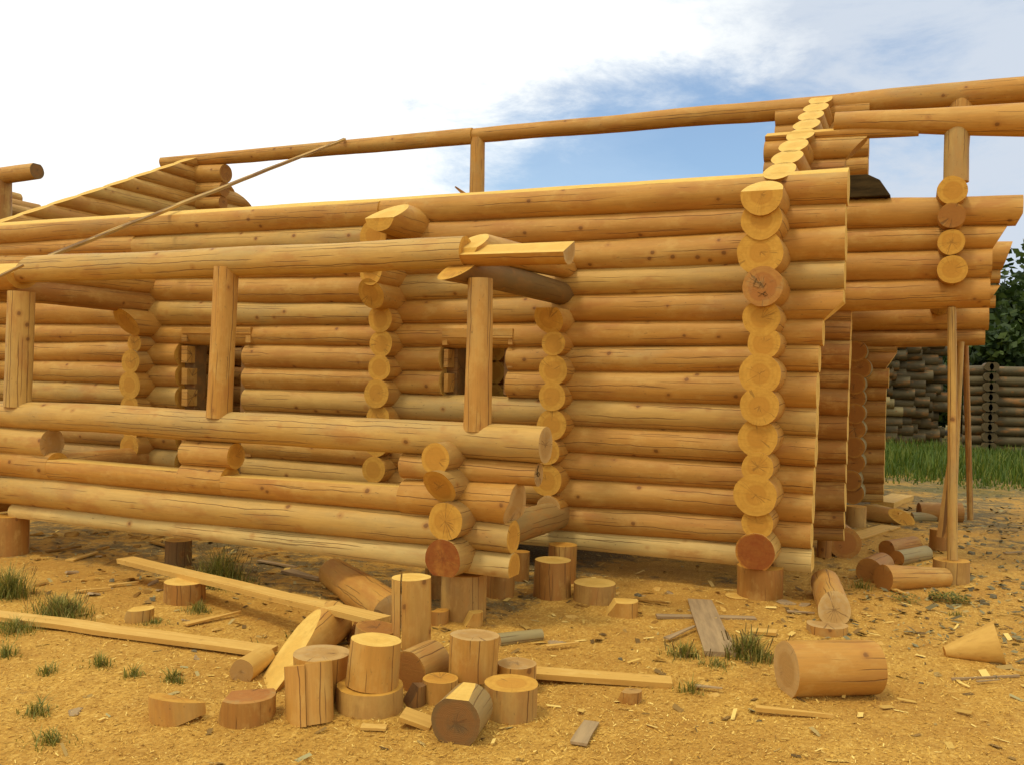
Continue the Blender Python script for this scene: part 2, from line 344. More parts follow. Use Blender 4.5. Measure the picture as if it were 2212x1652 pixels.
def plank(name, A, B, wid, th, mats, parent=None, seg=14, rag=.05, taper=(1, 1), up=(0, 0, 1), bow=0.):
    """sawn board / bark slab with uneven edges, top surface along A-B"""
    A = np.array(A, float); B = np.array(B, float); L = float(np.linalg.norm(B-A)); R = frame_rot(B-A, up)
    sd = random.random()*50; vs = []
    for i in range(seg+1):
        t = i/seg; x = t*L; w = wid*(taper[0]+(taper[1]-taper[0])*t)/2
        wl = w*(1+rag*2*mnoise.noise(Vector((x*3, sd, 1)))); wr = w*(1+rag*2*mnoise.noise(Vector((x*3, sd, 5))))
        z = bow*math.sin(math.pi*t)+.25*th*mnoise.noise(Vector((x*2, sd, 9)))
        vs += [(x, -wr, z), (x, wl, z), (x, wl*.93, z-th), (x, -wr*.93, z-th)]
    fs = [(0, 1, 2, 3)]
    for i in range(seg):
        a = i*4; b = a+4
        fs += [(a+k, b+k, b+(k+1) % 4, a+(k+1) % 4) for k in range(4)]
    e = seg*4; fs.append((e+3, e+2, e+1, e))
    me = bpy.data.meshes.new(name); me.from_pydata(vs, [], fs); me.update()
    bm = bmesh.new(); bm.from_mesh(me); bmesh.ops.recalc_face_normals(bm, faces=bm.faces[:]); bm.to_mesh(me); bm.free()
    o = mesh_obj(name, me, mats, parent, 35)
    mw = Matrix.Translation(Vector(A)) @ R.to_4x4()
    o.matrix_basis = (Matrix.Translation(-Vector(parent.location)) @ mw) if parent is not None else mw
    return o

FR = [M_FRESH, E_FRESH, E_PALE]
# ------------------------------------------------------------------ ground
MOUNDS = []
for _px, _py, _h in ((800,1550,.03),(690,1524,.03),(630,1562,.03),(530,1558,.025),(390,1562,.025),(950,1518,.03),(1100,1556,.03),(1000,1592,.02),(885,1446,.03),(1190,1292,.03),(1284,1303,.03),(1640,1292,.03),(1001,1345,.03),(398,1306,.025),(1800,1330,.02),(2054,1255,.03),(2029,1190,.03),(1848,1134,.03),(1078,1290,.03)):
    _p = onZ(_px, _py, 0); _v = _p[:2]/np.linalg.norm(_p[:2]); MOUNDS.append((_p[0]+_v[0]*.08, _p[1]+_v[1]*.08, _h))
def gz(x, y):
    b = 0.
    for mx_, my_, mh_ in MOUNDS:
        d2 = (x-mx_)**2+(y-my_)**2
        if d2 < .16: b = max(b, mh_*math.exp(-d2/.035))
    return b + .016*mnoise.noise(Vector((x*1.3, y*1.3, 0))) + .012*mnoise.noise(Vector((x*.35, y*.35, 4))) + .009*mnoise.noise(Vector((x*3.6, y*3.6, 8)))
def ground_mat():
    n = NB('sawdust_ground', (1.06, .95, .46)); o = n.tc.outputs['Object']
    geo = n.N.new('ShaderNodeNewGeometry'); P = geo.outputs['Position']
    v = lambda s: n.vec(s, False, P)
    a = n.noise(v((60, 60, 60)), 1, 5, .7); b = n.noise(v((7, 7, 7)), 1, 5, .65); c = n.noise(v((1.1, 1.1, 1.1)), 1, 5, .6)
    fl = n.vor(v((85, 40, 60)), 1, 'F1', 'Color'); sepc = n.N.new('ShaderNodeSeparateColor'); n.L.new(fl, sepc.inputs[0])
    saw = n.mix(n.mr(a, .3, .7), (.42, .235, .065), (.60, .38, .13))
    saw = n.mix(n.mr(sepc.outputs[0], .65, .95, 0, .6), saw, (.72, .50, .22))
    saw = n.mix(n.mr(b, .45, .7, 0, .6), saw, (.36, .19, .055)); saw = n.mix(n.mr(c, .38, .58, .5, 0), saw, (.38, .20, .055))
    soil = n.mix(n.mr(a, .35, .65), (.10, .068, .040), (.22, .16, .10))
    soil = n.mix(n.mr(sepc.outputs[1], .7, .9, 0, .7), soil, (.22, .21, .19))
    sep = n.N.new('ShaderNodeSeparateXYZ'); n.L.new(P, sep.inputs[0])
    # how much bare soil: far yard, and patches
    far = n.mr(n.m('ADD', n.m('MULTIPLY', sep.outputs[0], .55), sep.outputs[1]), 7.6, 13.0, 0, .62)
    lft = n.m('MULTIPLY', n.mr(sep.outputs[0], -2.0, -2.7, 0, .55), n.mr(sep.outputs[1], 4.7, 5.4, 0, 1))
    under = n.m('MULTIPLY', n.mr(sep.outputs[1], 6.7, 7.2, 0, .30), n.mr(sep.outputs[0], -.2, -.8, 0, 1))  # bare soil under the house, with the shade there put into its colour
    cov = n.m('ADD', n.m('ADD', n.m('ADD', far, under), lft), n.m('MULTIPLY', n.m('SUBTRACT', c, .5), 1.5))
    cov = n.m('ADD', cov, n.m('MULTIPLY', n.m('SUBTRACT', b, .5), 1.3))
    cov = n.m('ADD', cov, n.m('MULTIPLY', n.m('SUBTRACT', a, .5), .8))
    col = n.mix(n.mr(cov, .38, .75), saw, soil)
    green = n.mr(n.noise(v((.5, .5, .5)), 1, 4, .6), .5, .62, 0, .6)
    gfar = n.m('MULTIPLY', n.mr(sep.outputs[1], 13.5, 16.5, 0, 1), .85)
    col = n.mix(n.m('MULTIPLY', gfar, n.m('ADD', green, .35, None, True)), col, (.075, .085, .025))
    n.bump(n.m('ADD', n.m('MULTIPLY', a, .7), n.m('ADD', b, sepc.outputs[2])), .9, .012)
    n.b.inputs['Roughness'].default_value = .95
    return n.done(col)
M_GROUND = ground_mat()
def build_ground():
    xs = np.concatenate([[-1500, -400, -120, -50, -25], np.arange(-14, 8.01, .08), [12, 18, 30, 60, 150, 500, 1500]])
    ys = np.concatenate([[-1500, -400, -100, -30, -10, -3], np.arange(0, 14.01, .08), [16, 20, 26, 34, 50, 100, 300, 900, 2500]])
    V = []; nx = len(xs)
    for y in ys:
        for x in xs: V.append((x, y, gz(x, y) if (-14 < x < 8 and 0 < y < 14) else 0))
    Fs = [(j*nx+i, j*nx+i+1, (j+1)*nx+i+1, (j+1)*nx+i) for j in range(len(ys)-1) for i in range(nx-1)]
    me = bpy.data.meshes.new('ground'); me.from_pydata(V, [], Fs); me.update()
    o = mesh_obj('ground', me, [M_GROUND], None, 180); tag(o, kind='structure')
build_ground()

# ------------------------------------------------------------------ the log house
H = empty('log_house', (-5, 8, 0), label='large unfinished log house of peeled round logs with open roof frame and porch', cat='log house')
def xl(Y, a, b, xa, xb, name='wall_log', mats=FR, grow=1.09, clips=(), Xa=None, Xb=None, dY=0, flatbot=False, zoff=0, **kw):
    """log along the wall. a, b = (column, seam above, seam below) measured at two places"""
    P = []
    for x, yt, yb in (a, b):
        t = onY(x, yt, Y); q = onY(x, yb, Y); P.append((t[0], (t[2]+q[2])/2, abs(t[2]-q[2])/2))
    ymid = (a[1]+a[2]+b[1]+b[2])/4
    X0 = Xa if Xa is not None else onY(xa, ymid, Y)[0]; X1 = Xb if Xb is not None else onY(xb, ymid, Y)[0]
    f = lambda X, k: P[0][k]+(P[1][k]-P[0][k])*(X-P[0][0])/(P[1][0]-P[0][0])
    cl = list(clips)
    r0, r1 = max(.05, f(X0, 2))*grow, max(.05, f(X1, 2))*grow
    if flatbot:
        zb0, zb1 = f(X0, 1)-f(X0, 2), f(X1, 1)-f(X1, 2)
        cl.append(((X0, Y, zb0), (-(zb0-zb1)/(X0-X1)*-1, 0, -1) if False else ((zb1-zb0)/(X1-X0), 0, -1), 2))
        sc = 1.25; r0 *= sc; r1 *= sc
        zc0 = zb0+r0*.62; zc1 = zb1+r1*.62
        return log(name, (X0, Y+dY, zc0), (X1, Y+dY, zc1), r0, r1, mats, H, cl, **kw)
    return log(name, (X0, Y+dY, f(X0, 1)+zoff), (X1, Y+dY, f(X1, 1)+zoff), r0, r1, mats, H, cl, **kw)
def vplane_end(X, Yc=None, tilt=0, side=1):      # end cut facing +X (side=1) leaning by tilt in XZ
    return None
SEAMS = {
 1: [(0,530),(265,513),(350,510),(596,499),(780,493),(895,483),(1250,467),(1607,451.6),(1827,447)],
 2: [(0,553),(265,551),(515,551),(790,545),(880,541),(1228,522.6),(1607,503.3),(1827,490)],
 3: [(70,601),(350,603.5),(515,600.6),(790,599),(888,595.3),(1254,583.7),(1607,571.5),(1825,566)],
 4: [(70,652),(350,651),(515,651.6),(790,656),(880,651),(1151,643.7),(1254,639.7),(1603,630.4),(1825,623)],
 5: [(70,701),(350,702.7),(515,701.9),(790,702.2),(880,700.4),(1160,695.7),(1250,694.6),(1607,692),(1780,693.5)],
 6: [(70,738.8),(265,739.5),(350,741),(515,745),(790,748.2),(879,750),(1174,746.7),(1248,745),(1610,747),(1770,748)],
 7: [(70,779),(265,782),(345,788.5),(515,794.3),(790,798),(876,800),(1160,803),(1249,803),(1607,803),(1765,805.5)],
 8: [(70,822),(265,829.4),(345,834),(515,838),(790,845.5),(876,849.4),(1164,861.4),(1245,861.5),(1599,874),(1765,877)],
 9: [(65,865),(265,873),(345,880),(524,890),(790,897),(876,903),(1000,908.4),(1242,926.8),(1595,934.5),(1760,941)],
 10: [(65,908),(265,917),(335,925),(524,941),(790,951),(876,957),(1160,970),(1236,976),(1604,997.6),(1758,1007)],
 11: [(70,948),(335,967),(527,992.4),(794,1005.8),(1160,1030),(1242,1038.6),(1589,1054),(1755,1066)],
 12: [(70,990),(335,1015),(527,1038),(794,1060),(1230,1089.8),(1598,1116),(1753,1129)],
 13: [(70,1030),(335,1060),(527,1085),(794,1112),(1234,1145),(1592,1171.7),(1752,1185.7)],
 14: [(70,1055),(335,1090),(527,1112),(794,1140),(1245,1177.7),(1586,1215),(1752,1229)]}
def sy(k, x): p = SEAMS[k]; return float(np.interp(x, [q[0] for q in p], [q[1] for q in p]))
ENDX = {0:1832, 1:1827, 2:1827, 3:1825, 4:1818, 5:1779, 6:1771, 7:1767, 8:1766, 9:1764, 10:1760, 11:1758, 12:1755, 13:1757}
WOOD = [M_FRESH]*3
def pick(k, s):
    r = random.Random(k*13+s*7+3).random()
    return M_FRESH if r < .8 else M_PALE
for k in range(0, 14):
    for sec, (x0, x1, xa, xb) in enumerate(((70, 265, None, 300), (350, 790, 300, 832), (880, 1600, 832, ENDX[k]))):
        side = pick(k, sec)
        if k >= 9 and random.random() < .5: side = M_WEATH if sec < 2 else side
        if k == 0:   # wall plate, top hewn to the roof slope
            yt = {0: (478, 465), 1: (458, 434), 2: (429, 381)}[sec]
            a = (x0, yt[0], sy(1, x0)); b = (x1, yt[1], sy(1, x1))
            cl = [ROOF+(2,)]
        else:
            a = (x0, sy(k, x0), sy(k+1, x0)); b = (x1, sy(k, x1), sy(k+1, x1)); cl = []
        fb = (k == 13); mats = [M_SILL if fb else (M_PALE if k == 8 else side), E_FRESH, E_PALE]
        if sec == 2: mats[1] = E_PALE
        kw = dict(clips=cl, flatbot=fb)
        if sec == 0: xl(Y1, a, b, 0, xb, Xa=-13.6, mats=mats, **kw)
        elif sec == 1 and k >= 6:
            xl(Y1, a, b, 300, 396, mats=mats, **kw); xl(Y1, a, b, 538, 832, mats=mats, **kw)
        elif sec == 2 and k in (6, 7):
            xl(Y1, a, b, 832, 961, mats=mats, **kw); xl(Y1, a, b, 1103, ENDX[k], mats=mats, **kw)
        elif sec == 2 and k == 4:      # the flared end of this log is cut back in a curve
            e0 = onY(1822, 640, Y1); e1 = onY(1812, 664, Y1); e2 = onY(1781, 692, Y1)
            n1 = np.array([-(e2[2]-e1[2]), 0, (e2[0]-e1[0])]); n1 = -n1/np.linalg.norm(n1)
            if n1[0] < 0: n1 = -n1
            xl(Y1, a, b, xa, 1823, mats=mats, clips=cl+[(e1, n1, 2)])
        else: xl(Y1, a, b, xa, xb, mats=mats, **kw)
# window and door: tenons cut square on the log ends, hewn lintels, jambs
def face_box(name, x0, y0, x1, y1, Yf, th, mat, jit=.002):
    a = onY(x0, y0, Yf); b = onY(x1, y1, Yf)
    return box(name, ((a[0]+b[0])/2, Yf+th/2, (a[2]+b[2])/2), (abs(b[0]-a[0]), th, abs(a[2]-b[2])), [mat], H, None, .003, jit)
M_HEWN = E_FRESH
TE = 7.01
for (x0, x1, ks) in ((959, 967, (6, 7)), (1096, 1106, (6, 7)), (392, 404, (6, 7, 8, 9, 10, 11, 12)), (529, 541, (6, 7, 8, 9, 10, 11, 12))):
    for k in ks:
        xm = (x0+x1)/2; yt, yb = sy(k, xm), sy(k+1, xm); h = yb-yt
        face_box('tenon', x0, yt+h*.1, x1, yb-h*.13, TE, .14, M_FRESH)
face_box('lintel', 955, 709, 1107, 731, Y1-.125, .2, M_FRESH); face_box('lintel', 392, 707, 541, 722, Y1-.117, .2, M_FRESH)
for x0, x1, yb in ((955, 966, 746), (1097, 1107, 745), (392, 403, 738), (530, 541, 741)):
    face_box('lintel_tenon', x0, 724 if x0 < 800 else 731.5, x1, yb, Y1-.11, .16, M_FRESH)
face_box('door_jamb', 401, 725, 416, 1040, Y1+.02, .16, M_DARK); face_box('window_jamb', 965, 733, 986, 853, Y1+.03, .16, M_DARK); face_box('window_jamb', 1090, 733, 1098, 853, Y1+.03, .16, M_DARK); face_box('door_jamb', 522, 725, 531, 1040, Y1+.02, .16, M_DARK)  # dark jamb colour stands in for shade inside the openings

# cross walls: log ends that stand proud of the long wall
_JR = random.Random(3)
def yl(cx, cy, ry, Yf, Yb, name='cross_log', mats=FR, clips=(), sc=1.03, rb=None, tilt=0, X=None, dz=0, Yp=None, **kw):
    P = onY(cx, cy, Yp or Yf); P[1] = Yf; r = ry*dep(P)/FL*sc; P[1] += _JR.uniform(-.016, .016)
    if X is not None: P[0] = X
    cl = list(clips)
    return log(name, P, (P[0], Yb, P[2]+dz), r, rb or r*1.05, mats, H, cl, **kw)
MC = lambda side=M_FRESH, end=E_FRESH: [side, end, E_PALE]
# column 1 (right gable wall)
c1 = [(1645,437,41,'cut'),(1645,475,42,0),(1642,545,48,0),(1647,620,42,'mark'),(1645,686,39,0),(1649,742,34,0),(1641,808,43,0),(1641,877,40,0),(1637,945,41,0),(1637,1007,33,0),(1633,1068,44,0),(1635,1130,33,0),(1632,1192,41,'red')]
XC1 = onY(1641, 840, 6.7)[0]
def cut_end(Px, Yf, z, n):  return ((Px, Yf, z), n)
for i, (cx, cy, r, kind) in enumerate(c1):
    Yf = 6.70 - (.05 if i < 4 else 0)
    ms = MC()
    cl = []
    if kind == 'mark': ms = MC(M_FRESH, E_REDB)
    if kind == 'red':
        ms = MC(M_PALE, E_RED); b = onY(cx, 1229, Yf); cl = [(b, (0, 0, -1), 2)]
    if kind == 'cut': continue
    o = yl(cx, cy, r, Yf, 13.9, mats=ms, clips=cl); Pm = o.matrix_basis.translation.copy()+Vector(H.location)
    if kind == 'red': o['label'] = 'bottom cross log with dark red heartwood end'
    if kind == 'mark':
        # pencilled scribble on the sawn face
        P = onY(cx, cy, Yf); rr = random.Random(5); cu = bpy.data.curves.new('pencil_mark', 'CURVE'); cu.dimensions = '3D'; cu.bevel_depth = .0012; cu.bevel_resolution = 0
        for pts in ([(-14,12),(-20,2),(-8,-2),(-2,8),(-12,10)], [(-4,10),(2,-2),(8,8)], [(-10,-12),(10,-20)], [(-8,-22),(8,-10)], [(6,-12),(12,-18),(6,-22),(2,-17),(6,-12)], [(-20,6),(-12,20)]):
            sp = cu.splines.new('POLY'); sp.points.add(len(pts)-1)
            for q, (u, v) in enumerate(pts): sp.points[q].co = (u*.0032, 0, v*.0032, 1)
        tmp = bpy.data.objects.new('tmp', cu); COL.objects.link(tmp); bpy.context.view_layer.update(); mm_ = bpy.data.meshes.new_from_object(tmp); bpy.data.objects.remove(tmp); mm_.name = 'pencil_mark'; mm_.materials.clear(); mm_.materials.append(M_SOOT)
        co = bpy.data.objects.new('pencil_mark', mm_); link(co, o); co['kind'] = 'stuff'
        co.matrix_basis = o.matrix_basis.inverted() @ (Matrix.Translation(-Vector(H.location)) @ Matrix.Translation(Vector((P[0], Pm[1]-.003, P[2]))))
yl(1645, 420, 44, 6.6, 13.9, mats=[M_FRESH, E_FRESH, E_PALE], clips=[ROOF+(2,), ROOF2+(2,)], name='gable_log')
# gable logs above the plate, ends hewn to the roof slope
def gable(X, zs, r, name='gable_log', mats=None, jx=.01):
    for i, z in enumerate(zs):
        ya = 7.1+(z-r*1.0-3.195)/RS-.35; yb = 2*YR-ya
        ms = mats or [pick(i, 9), E_PALE, E_PALE]
        log(name, (X+random.uniform(-jx, jx), ya, z), (X+random.uniform(-jx, jx), yb, z), r, r*1.05, ms, H, [ROOF+(2,), ROOF2+(2,)])
zc = []
for (x, y) in ((200,745),(255,645),(335,545),(400,470),(465,375),(520,305),(565,235),(625,170)):
    px, py = (1900+x/3.176)/1.1718, (200+y/3.176)/1.1718
    r = ray(px, py); t = (roofz(0)-HC)/(r[2]-RS*r[1]); zc.append(HC+r[2]*t)
print('gable z', np.round(zc, 3))
zs = np.linspace(3.22, 4.60, 8); gable(XC1+.03, zs, .118)
XG = -9.75
gable(XG, np.linspace(3.25, 4.62, 8), .112)
# other columns
def column(lst, Xc, Yb, mats=MC()):
    for row in lst:
        cx, cy, r, Yf = row[:4]; ms = row[4] if len(row) > 4 else mats
        cl = row[5] if len(row) > 5 else []
        yl(cx, cy, r, Yf, Yb, mats=ms, clips=cl, Yp=(row[6] if len(row) > 6 else None))
YC = 6.84
P3 = onY(798, 627, 6.6)
column([(821,462,37,6.45,MC(),[ROOF+(2,)]), (805,510,33,6.72), (800,556,30,6.6), (800,588,27,6.60), (801,634,31,6.40,MC(),[(onY(801,638,6.66),(0,-.88,-.47),1)],6.66),
        (820.7,689.5,29,YC), (821.8,743,28,YC), (818.3,794,27,YC), (815,848.7,30,YC), (816,903,28,YC), (812,958,27,YC), (807,1014,28,YC), (806,1068,28,YC), (806,1118,28,YC)], 0, 13.6)
column([(1187,689.5,33,YC-.3,MC(),[(onY(1187,667,YC),(0,0,1),0), (onY(1187,697,YC-.04),(0,-.84,-.54),1)],YC-.04), (1194.8,743,26,YC), (1192.5,798.7,32,YC), (1191.4,856.8,30,YC), (1189.8,917,33.5,YC), (1184.5,977,27,YC), (1179.8,1037.7,34,YC,MC(M_FRESH,E_FRESH)), (1183,1096.5,27,YC,MC(M_FRESH,E_GREY))], 0, 13.6)
column([(279,697,28,6.42,MC(),[(onY(279,704,6.74),(0,-.74,-.67),1)],6.74), (287,740,19,YC), (284,781,25,YC), (281,832,29.5,YC), (280,879,25,YC), (279,922,26,YC), (279,965,26,YC), (279,1010,25,YC)], 0, 13.6)
# porch cross logs (run from the porch front to the long wall and on inside)
def pj(cx, cy, ry, Y): P = onY(cx, cy, Y); return P, ry*dep(P)/FL
XP2 = onY(1190, 850, YC)[0]; XP4 = onY(284, 800, YC)[0]
def crossbeam(X, front, joint, Yf, mats, clips=(), Yb=13.6, name='porch_cross_log'):
    # front=(y_px, r_px) of axis seen at the porch line, joint=(y_px, r_px) at the long wall
    def zat(ypx, Y):
        # find z on x=X,y=Y whose image row is ypx
        lo, hi = -1., 6.
        for _ in range(40):
            mid = (lo+hi)/2; P = np.array([X, Y, mid])-np.array([0, 0, HC]); yy = CY-(P@Uv)/(P@Fv)*FL
            if yy < ypx: hi = mid
            else: lo = mid
        return mid
    z0 = zat(front[0], Y0); z1 = zat(joint[0], Y1)
    r0 = front[1]*dep((X, Y0, z0))/FL; r1 = joint[1]*dep((X, Y1, z1))/FL
    sl = (z1-z0)/(Y1-Y0); f = lambda Y: z0+sl*(Y-Y0)
    L1 = Yb if Yb else Y1+.3
    return log(name, (X, Yf, f(Yf)), (X, L1, f(L1)), r0-(r1-r0)*(Y0-Yf)/(Y1-Y0)*0, r1, mats, H, list(clips), step=.14)
DK = [M_DARK, E_FRESH, E_FRESH]
o = crossbeam(XP2, (583, 31), (636, 24.5), 4.55, DK, [ROOF+(2,)], Yb=7.35); o['label'] = 'dark bark covered log with slanted sawn end over the porch post'
crossbeam(XP2+.02, (528, 31), (580, 25), 4.9, FR, [(ROOF[0]+np.array([0, 0, .12]), ROOF[1], 2), ((0, 5.2, 0), (0, -1, 0), 2)], Yb=7.5)
crossbeam(XP4, (642-24, 27), (655, 24), 4.4, [M_BROWN, E_FRESH, E_PALE], [ROOF+(2,)], Yb=7.5)
crossbeam(XP4+.02, (578, 27), (616, 22), 4.6, FR, [ROOF+(2,)], Yb=7.5)
# porch side walls below the rail (column 5 = right, column 6 = left)
c5 = [(941.5,990,33,5.0,[M_WEATH,E_FRESH,E_PALE]), (950,1050,36,5.0,[M_WEATH,E_FRESH,E_PALE]), (962,1125,39.5,5.0,[M_WEATH,E_FRESH,E_PALE])]
for i, (cx, cy, r, Yf, ms) in enumerate(c5):
    cl = []
    if i == 1: P = onY(cx-12, cy, Yf); cl = [(onY(cx, cy+3, Yf), (0, -.78, -.62), 1)]
    yl(cx, cy, r, Yf-(.22 if i == 1 else 0), 5.62, mats=ms, clips=cl, sc=1.04, Yp=Yf)
P = onY(958, 1205, 5.0)
yl(957, 1207, 43, 4.99, 5.75, mats=[M_WEATH, E_RED, E_PALE], clips=[(onY(958, 1243, 5.0), (0, 0, -1), 2)], sc=1.0)['label'] = 'bottom porch log with deep red heartwood end'
o = log('porch_cross_log', (XP2+.02, 5.32, .50), (XP2+.02, 7.5, .46), .118, .115, [M_GREY2, E_GREY, E_PALE], H)
o['label'] = 'grey barked log linking porch corner to the wall'
for z, rr in ((.44, .10),):
    log('porch_cross_log', (XP4, 4.9, .62), (XP4, 7.5, .66), .125, .12, [M_BROWN, E_BROWN, E_PALE], H)
for cy, r in ((918, 33), (969, 33), (1028, 36), (1083, 36)):
    P = onY(5, cy, 5.2); log('cross_log', (XP4, 4.95, P[2]), (XP4, 5.65, P[2]), r*dep(P)/FL, r*dep(P)/FL, [M_BROWN, E_FRESH, E_PALE], H)
# porch rail wall
RL = dict(mats=[M_PALE, E_GREY, E_PALE])
def endcut(px, py, nx, nz, Y=Y0, ny=0): n = np.array([nx, ny, nz], float); n /= np.linalg.norm(n); return (onY(px, py, Y), n, 1)
xl(Y0, (67,868,925.5), (1100,918,995), 0, 1180, name='rail_log', Xa=-8.9, mats=[M_PALE, E_GREY, E_PALE], grow=1.02)
xl(Y0, (67,925,986), (1100,995,1044), 0, 112, name='rail_block', Xa=-7.5, mats=[M_PALE, E_GREY, E_PALE], grow=1.04)
xl(Y0, (403,950,1004), (527,959,1012), 404, 510, name='rail_block', mats=[M_FRESH, E_FRESH, E_PALE], grow=1.05)
xl(Y0, (880,978,1031), (1120,996,1045), 874, 1164, name='rail_block', mats=[M_FRESH, E_GREY, E_PALE], grow=1.05)
def polymark(pts, X, Yc, zc, parent, k=.003):
    cu = bpy.data.curves.new('pencil_mark', 'CURVE'); cu.dimensions = '3D'; cu.bevel_depth = .0022; cu.bevel_resolution = 0
    sp = cu.splines.new('POLY'); sp.points.add(len(pts)-1)
    for q, (u, v) in enumerate(pts): sp.points[q].co = (X, Yc+u*k, zc+v*k, 1)
    tmp = bpy.data.objects.new('tmp', cu); COL.objects.link(tmp); bpy.context.view_layer.update(); me_ = bpy.data.meshes.new_from_object(tmp); bpy.data.objects.remove(tmp)
    me_.name = 'pencil_mark'; me_.materials.clear(); me_.materials.append(M_SOOT); co = bpy.data.objects.new('pencil_mark', me_); link(co, parent)
    co.matrix_basis = parent.matrix_basis.inverted() @ Matrix.Translation(-Vector(H.location)); co['kind'] = 'stuff'
rb_ = [o for o in H.children if o.name.startswith('rail_block')][-1]
e_ = onY(1164, 1022, Y0)
polymark([(2, 14), (-4, 6), (-6, -2), (-3, -8), (4, -9), (7, -4), (3, 0), (-5, -3)], e_[0]+.004, Y0-.02, e_[2]+.01, rb_)
# third row: hewn flat between the blocks
def row3():
    a = (67, 975, 1031); b = (683, 1024, 1085); c = (1070, 1043, 1126)
    for (xa, xb, top) in ((-400, 124, None), (123, 404, (124, 991, 393, 1014)), (403, 497, (413, 1001.5, 487, 1005)), (496, 876, (504, 1026, 864, 1048))):
        cl = []
        if top: p = onY(top[0], top[1], Y0); q = onY(top[2], top[3], Y0); n = np.array([-(q[2]-p[2]), 0, q[0]-p[0]]); n /= np.linalg.norm(n); cl = [(p, n, 2)]
        xl(Y0, a, b, xa, xb, name='rail_log', mats=[M_FRESH, E_FRESH, E_PALE], grow=1.10, clips=cl, Xa=(-8.9 if xa < 0 else None), rough=.35)
    xl(Y0, (683,1032,1085), c, 875, 1150, name='rail_log', mats=[M_FRESH, E_GREY, E_PALE], grow=1.08, clips=[endcut(1146, 1048, 1, -.55, ny=-.2), endcut(1118,1095,1,-.05)])
row3()
xl(Y0, (67,1029,1091), (1070,1124,1189), 0, 1110, name='rail_log', Xa=-8.9, mats=[M_PALE, E_FRESH, E_PALE], grow=1.08)
xl(Y0, (67,1088,1118), (1070,1190,1239), 32, 1112, name='rail_log', mats=[M_SILL, E_FRESH, E_PALE], flatbot=True, grow=1.0)
# posts standing on the rail
def post(xt0, xt1, yt, xb0, xb1, yb, Y, mats=FR, name='post', ext=0.04, **kw):
    a = onY((xt0+xt1)/2, yt, Y); b = onY((xb0+xb1)/2, yb, Y)
    rt = (xt1-xt0)/2*dep(a)/FL; rb = (xb1-xb0)/2*dep(b)/FL
    return log(name, (b[0], Y, b[2]-.02), (a[0], Y, a[2]+ext), rb, rt, mats, H, **kw)
post(18.5, 73, 641, 10, 64, 873, Y0-.03, mats=[M_PALE, E_FRESH, E_PALE])
post(463, 514.5, 590, 446, 501, 896, Y0-.03)
post(1011, 1066.6, 616, 1001, 1061.6, 924, Y0-.03, rough=1.6)
# porch plate beam: three lengths
xl(Y0, (65,556,611), (800,520,584), 47, 1006, name='porch_beam', mats=[M_PALE, E_FRESH, E_PALE], grow=1.03, clips=[endcut(57, 583, -1, .55)])
xl(Y0, (1040,506,573), (1216,497,570.6), 1000, 1229, name='porch_beam', mats=[M_FRESH, E_GREY, E_PALE], grow=1.03, clips=[(ROOF[0]+np.array([0, 0, .09]), ROOF[1], 2)])
xl(Y0, (0,541,626), (-100,545,630), -160, 48, name='porch_beam', mats=[M_FRESH, E_FRESH, E_PALE], grow=1.0, clips=[(ROOF[0]+np.array([0, 0, .07]), ROOF[1], 2)])
# ridge beam in two lengths, post under the joint
xl(YR, (512,324.7,352.5), (1000,279.5,313.5), 355, 1023, name='ridge_beam', grow=1.04, mats=FR, clips=[((0, YR, roofz(YR)+.01), (0, 0, 1), 2)])
xl(YR, (1100,271,302), (2210,168,221.3), 1024, 0, name='ridge_beam', grow=1.04, Xb=2.9, mats=FR)
post(1016, 1047, 307, 1013, 1046, 435, YR, name='ridge_post')
log('ridge_post', (onY(1028,435,YR)[0], YR, .5), (onY(1028,435,YR)[0], YR, onY(1028,435,YR)[2]), .11, .108, FR, H)
# far left: the next length of roof frame
xl(9.9, (0,364,399), (75,353,387), -120, 80, name='ridge_beam', grow=1.03, mats=[M_FRESH, E_DARK, E_PALE], clips=[((0, 9.9, onY(40,358,9.9)[2]-.005), (0, 0, 1), 2)])
post(-22, 23, 392, -25, 23, 480, 9.9, name='ridge_post', mats=[M_BROWN, E_FRESH, E_PALE])
_q = onY(0, 480, 9.9); log('ridge_post', (_q[0], 9.9, .0), (_q[0], 9.9, _q[2]+.02), .125, .125, [M_BROWN, E_FRESH, E_PALE], H, step=.5)
for i in range(20): log('gable_log', (onY(52, 449, 12.3)[0]+.1, 7.0+(.0 if i < 14 else (i-13)*.42), .3+.21*i), (onY(52, 449, 12.3)[0]+.1, 12.6, .3+.21*i), .115, .115, [M_BROWN, E_BROWN, E_PALE], H, seg=16, step=.6) if .3+.21*i < onY(70, 466, 12.3)[2]-.15 else None
for i, (x, y) in enumerate(((40, 432), (52, 449), (70, 466))):
    P = onY(x, y, 12.3); log('gable_log', (P[0], 11.2, P[2]+.02), (P[0], 12.3+.3*i, P[2]), .12, .12, [M_BROWN, E_BROWN, E_PALE], H)
# short ridge-line logs crossing the left gable
for i, (yt, yb) in enumerate(((357, 394.5), (394.5, 425), (425, 452))):
    xl(YR, (455,yt+1,yb+1), (480,yt,yb), 380, 488-i*3, name='bracket_log', mats=[M_FRESH, E_BROWN, E_PALE], grow=1.05, rough=.4)
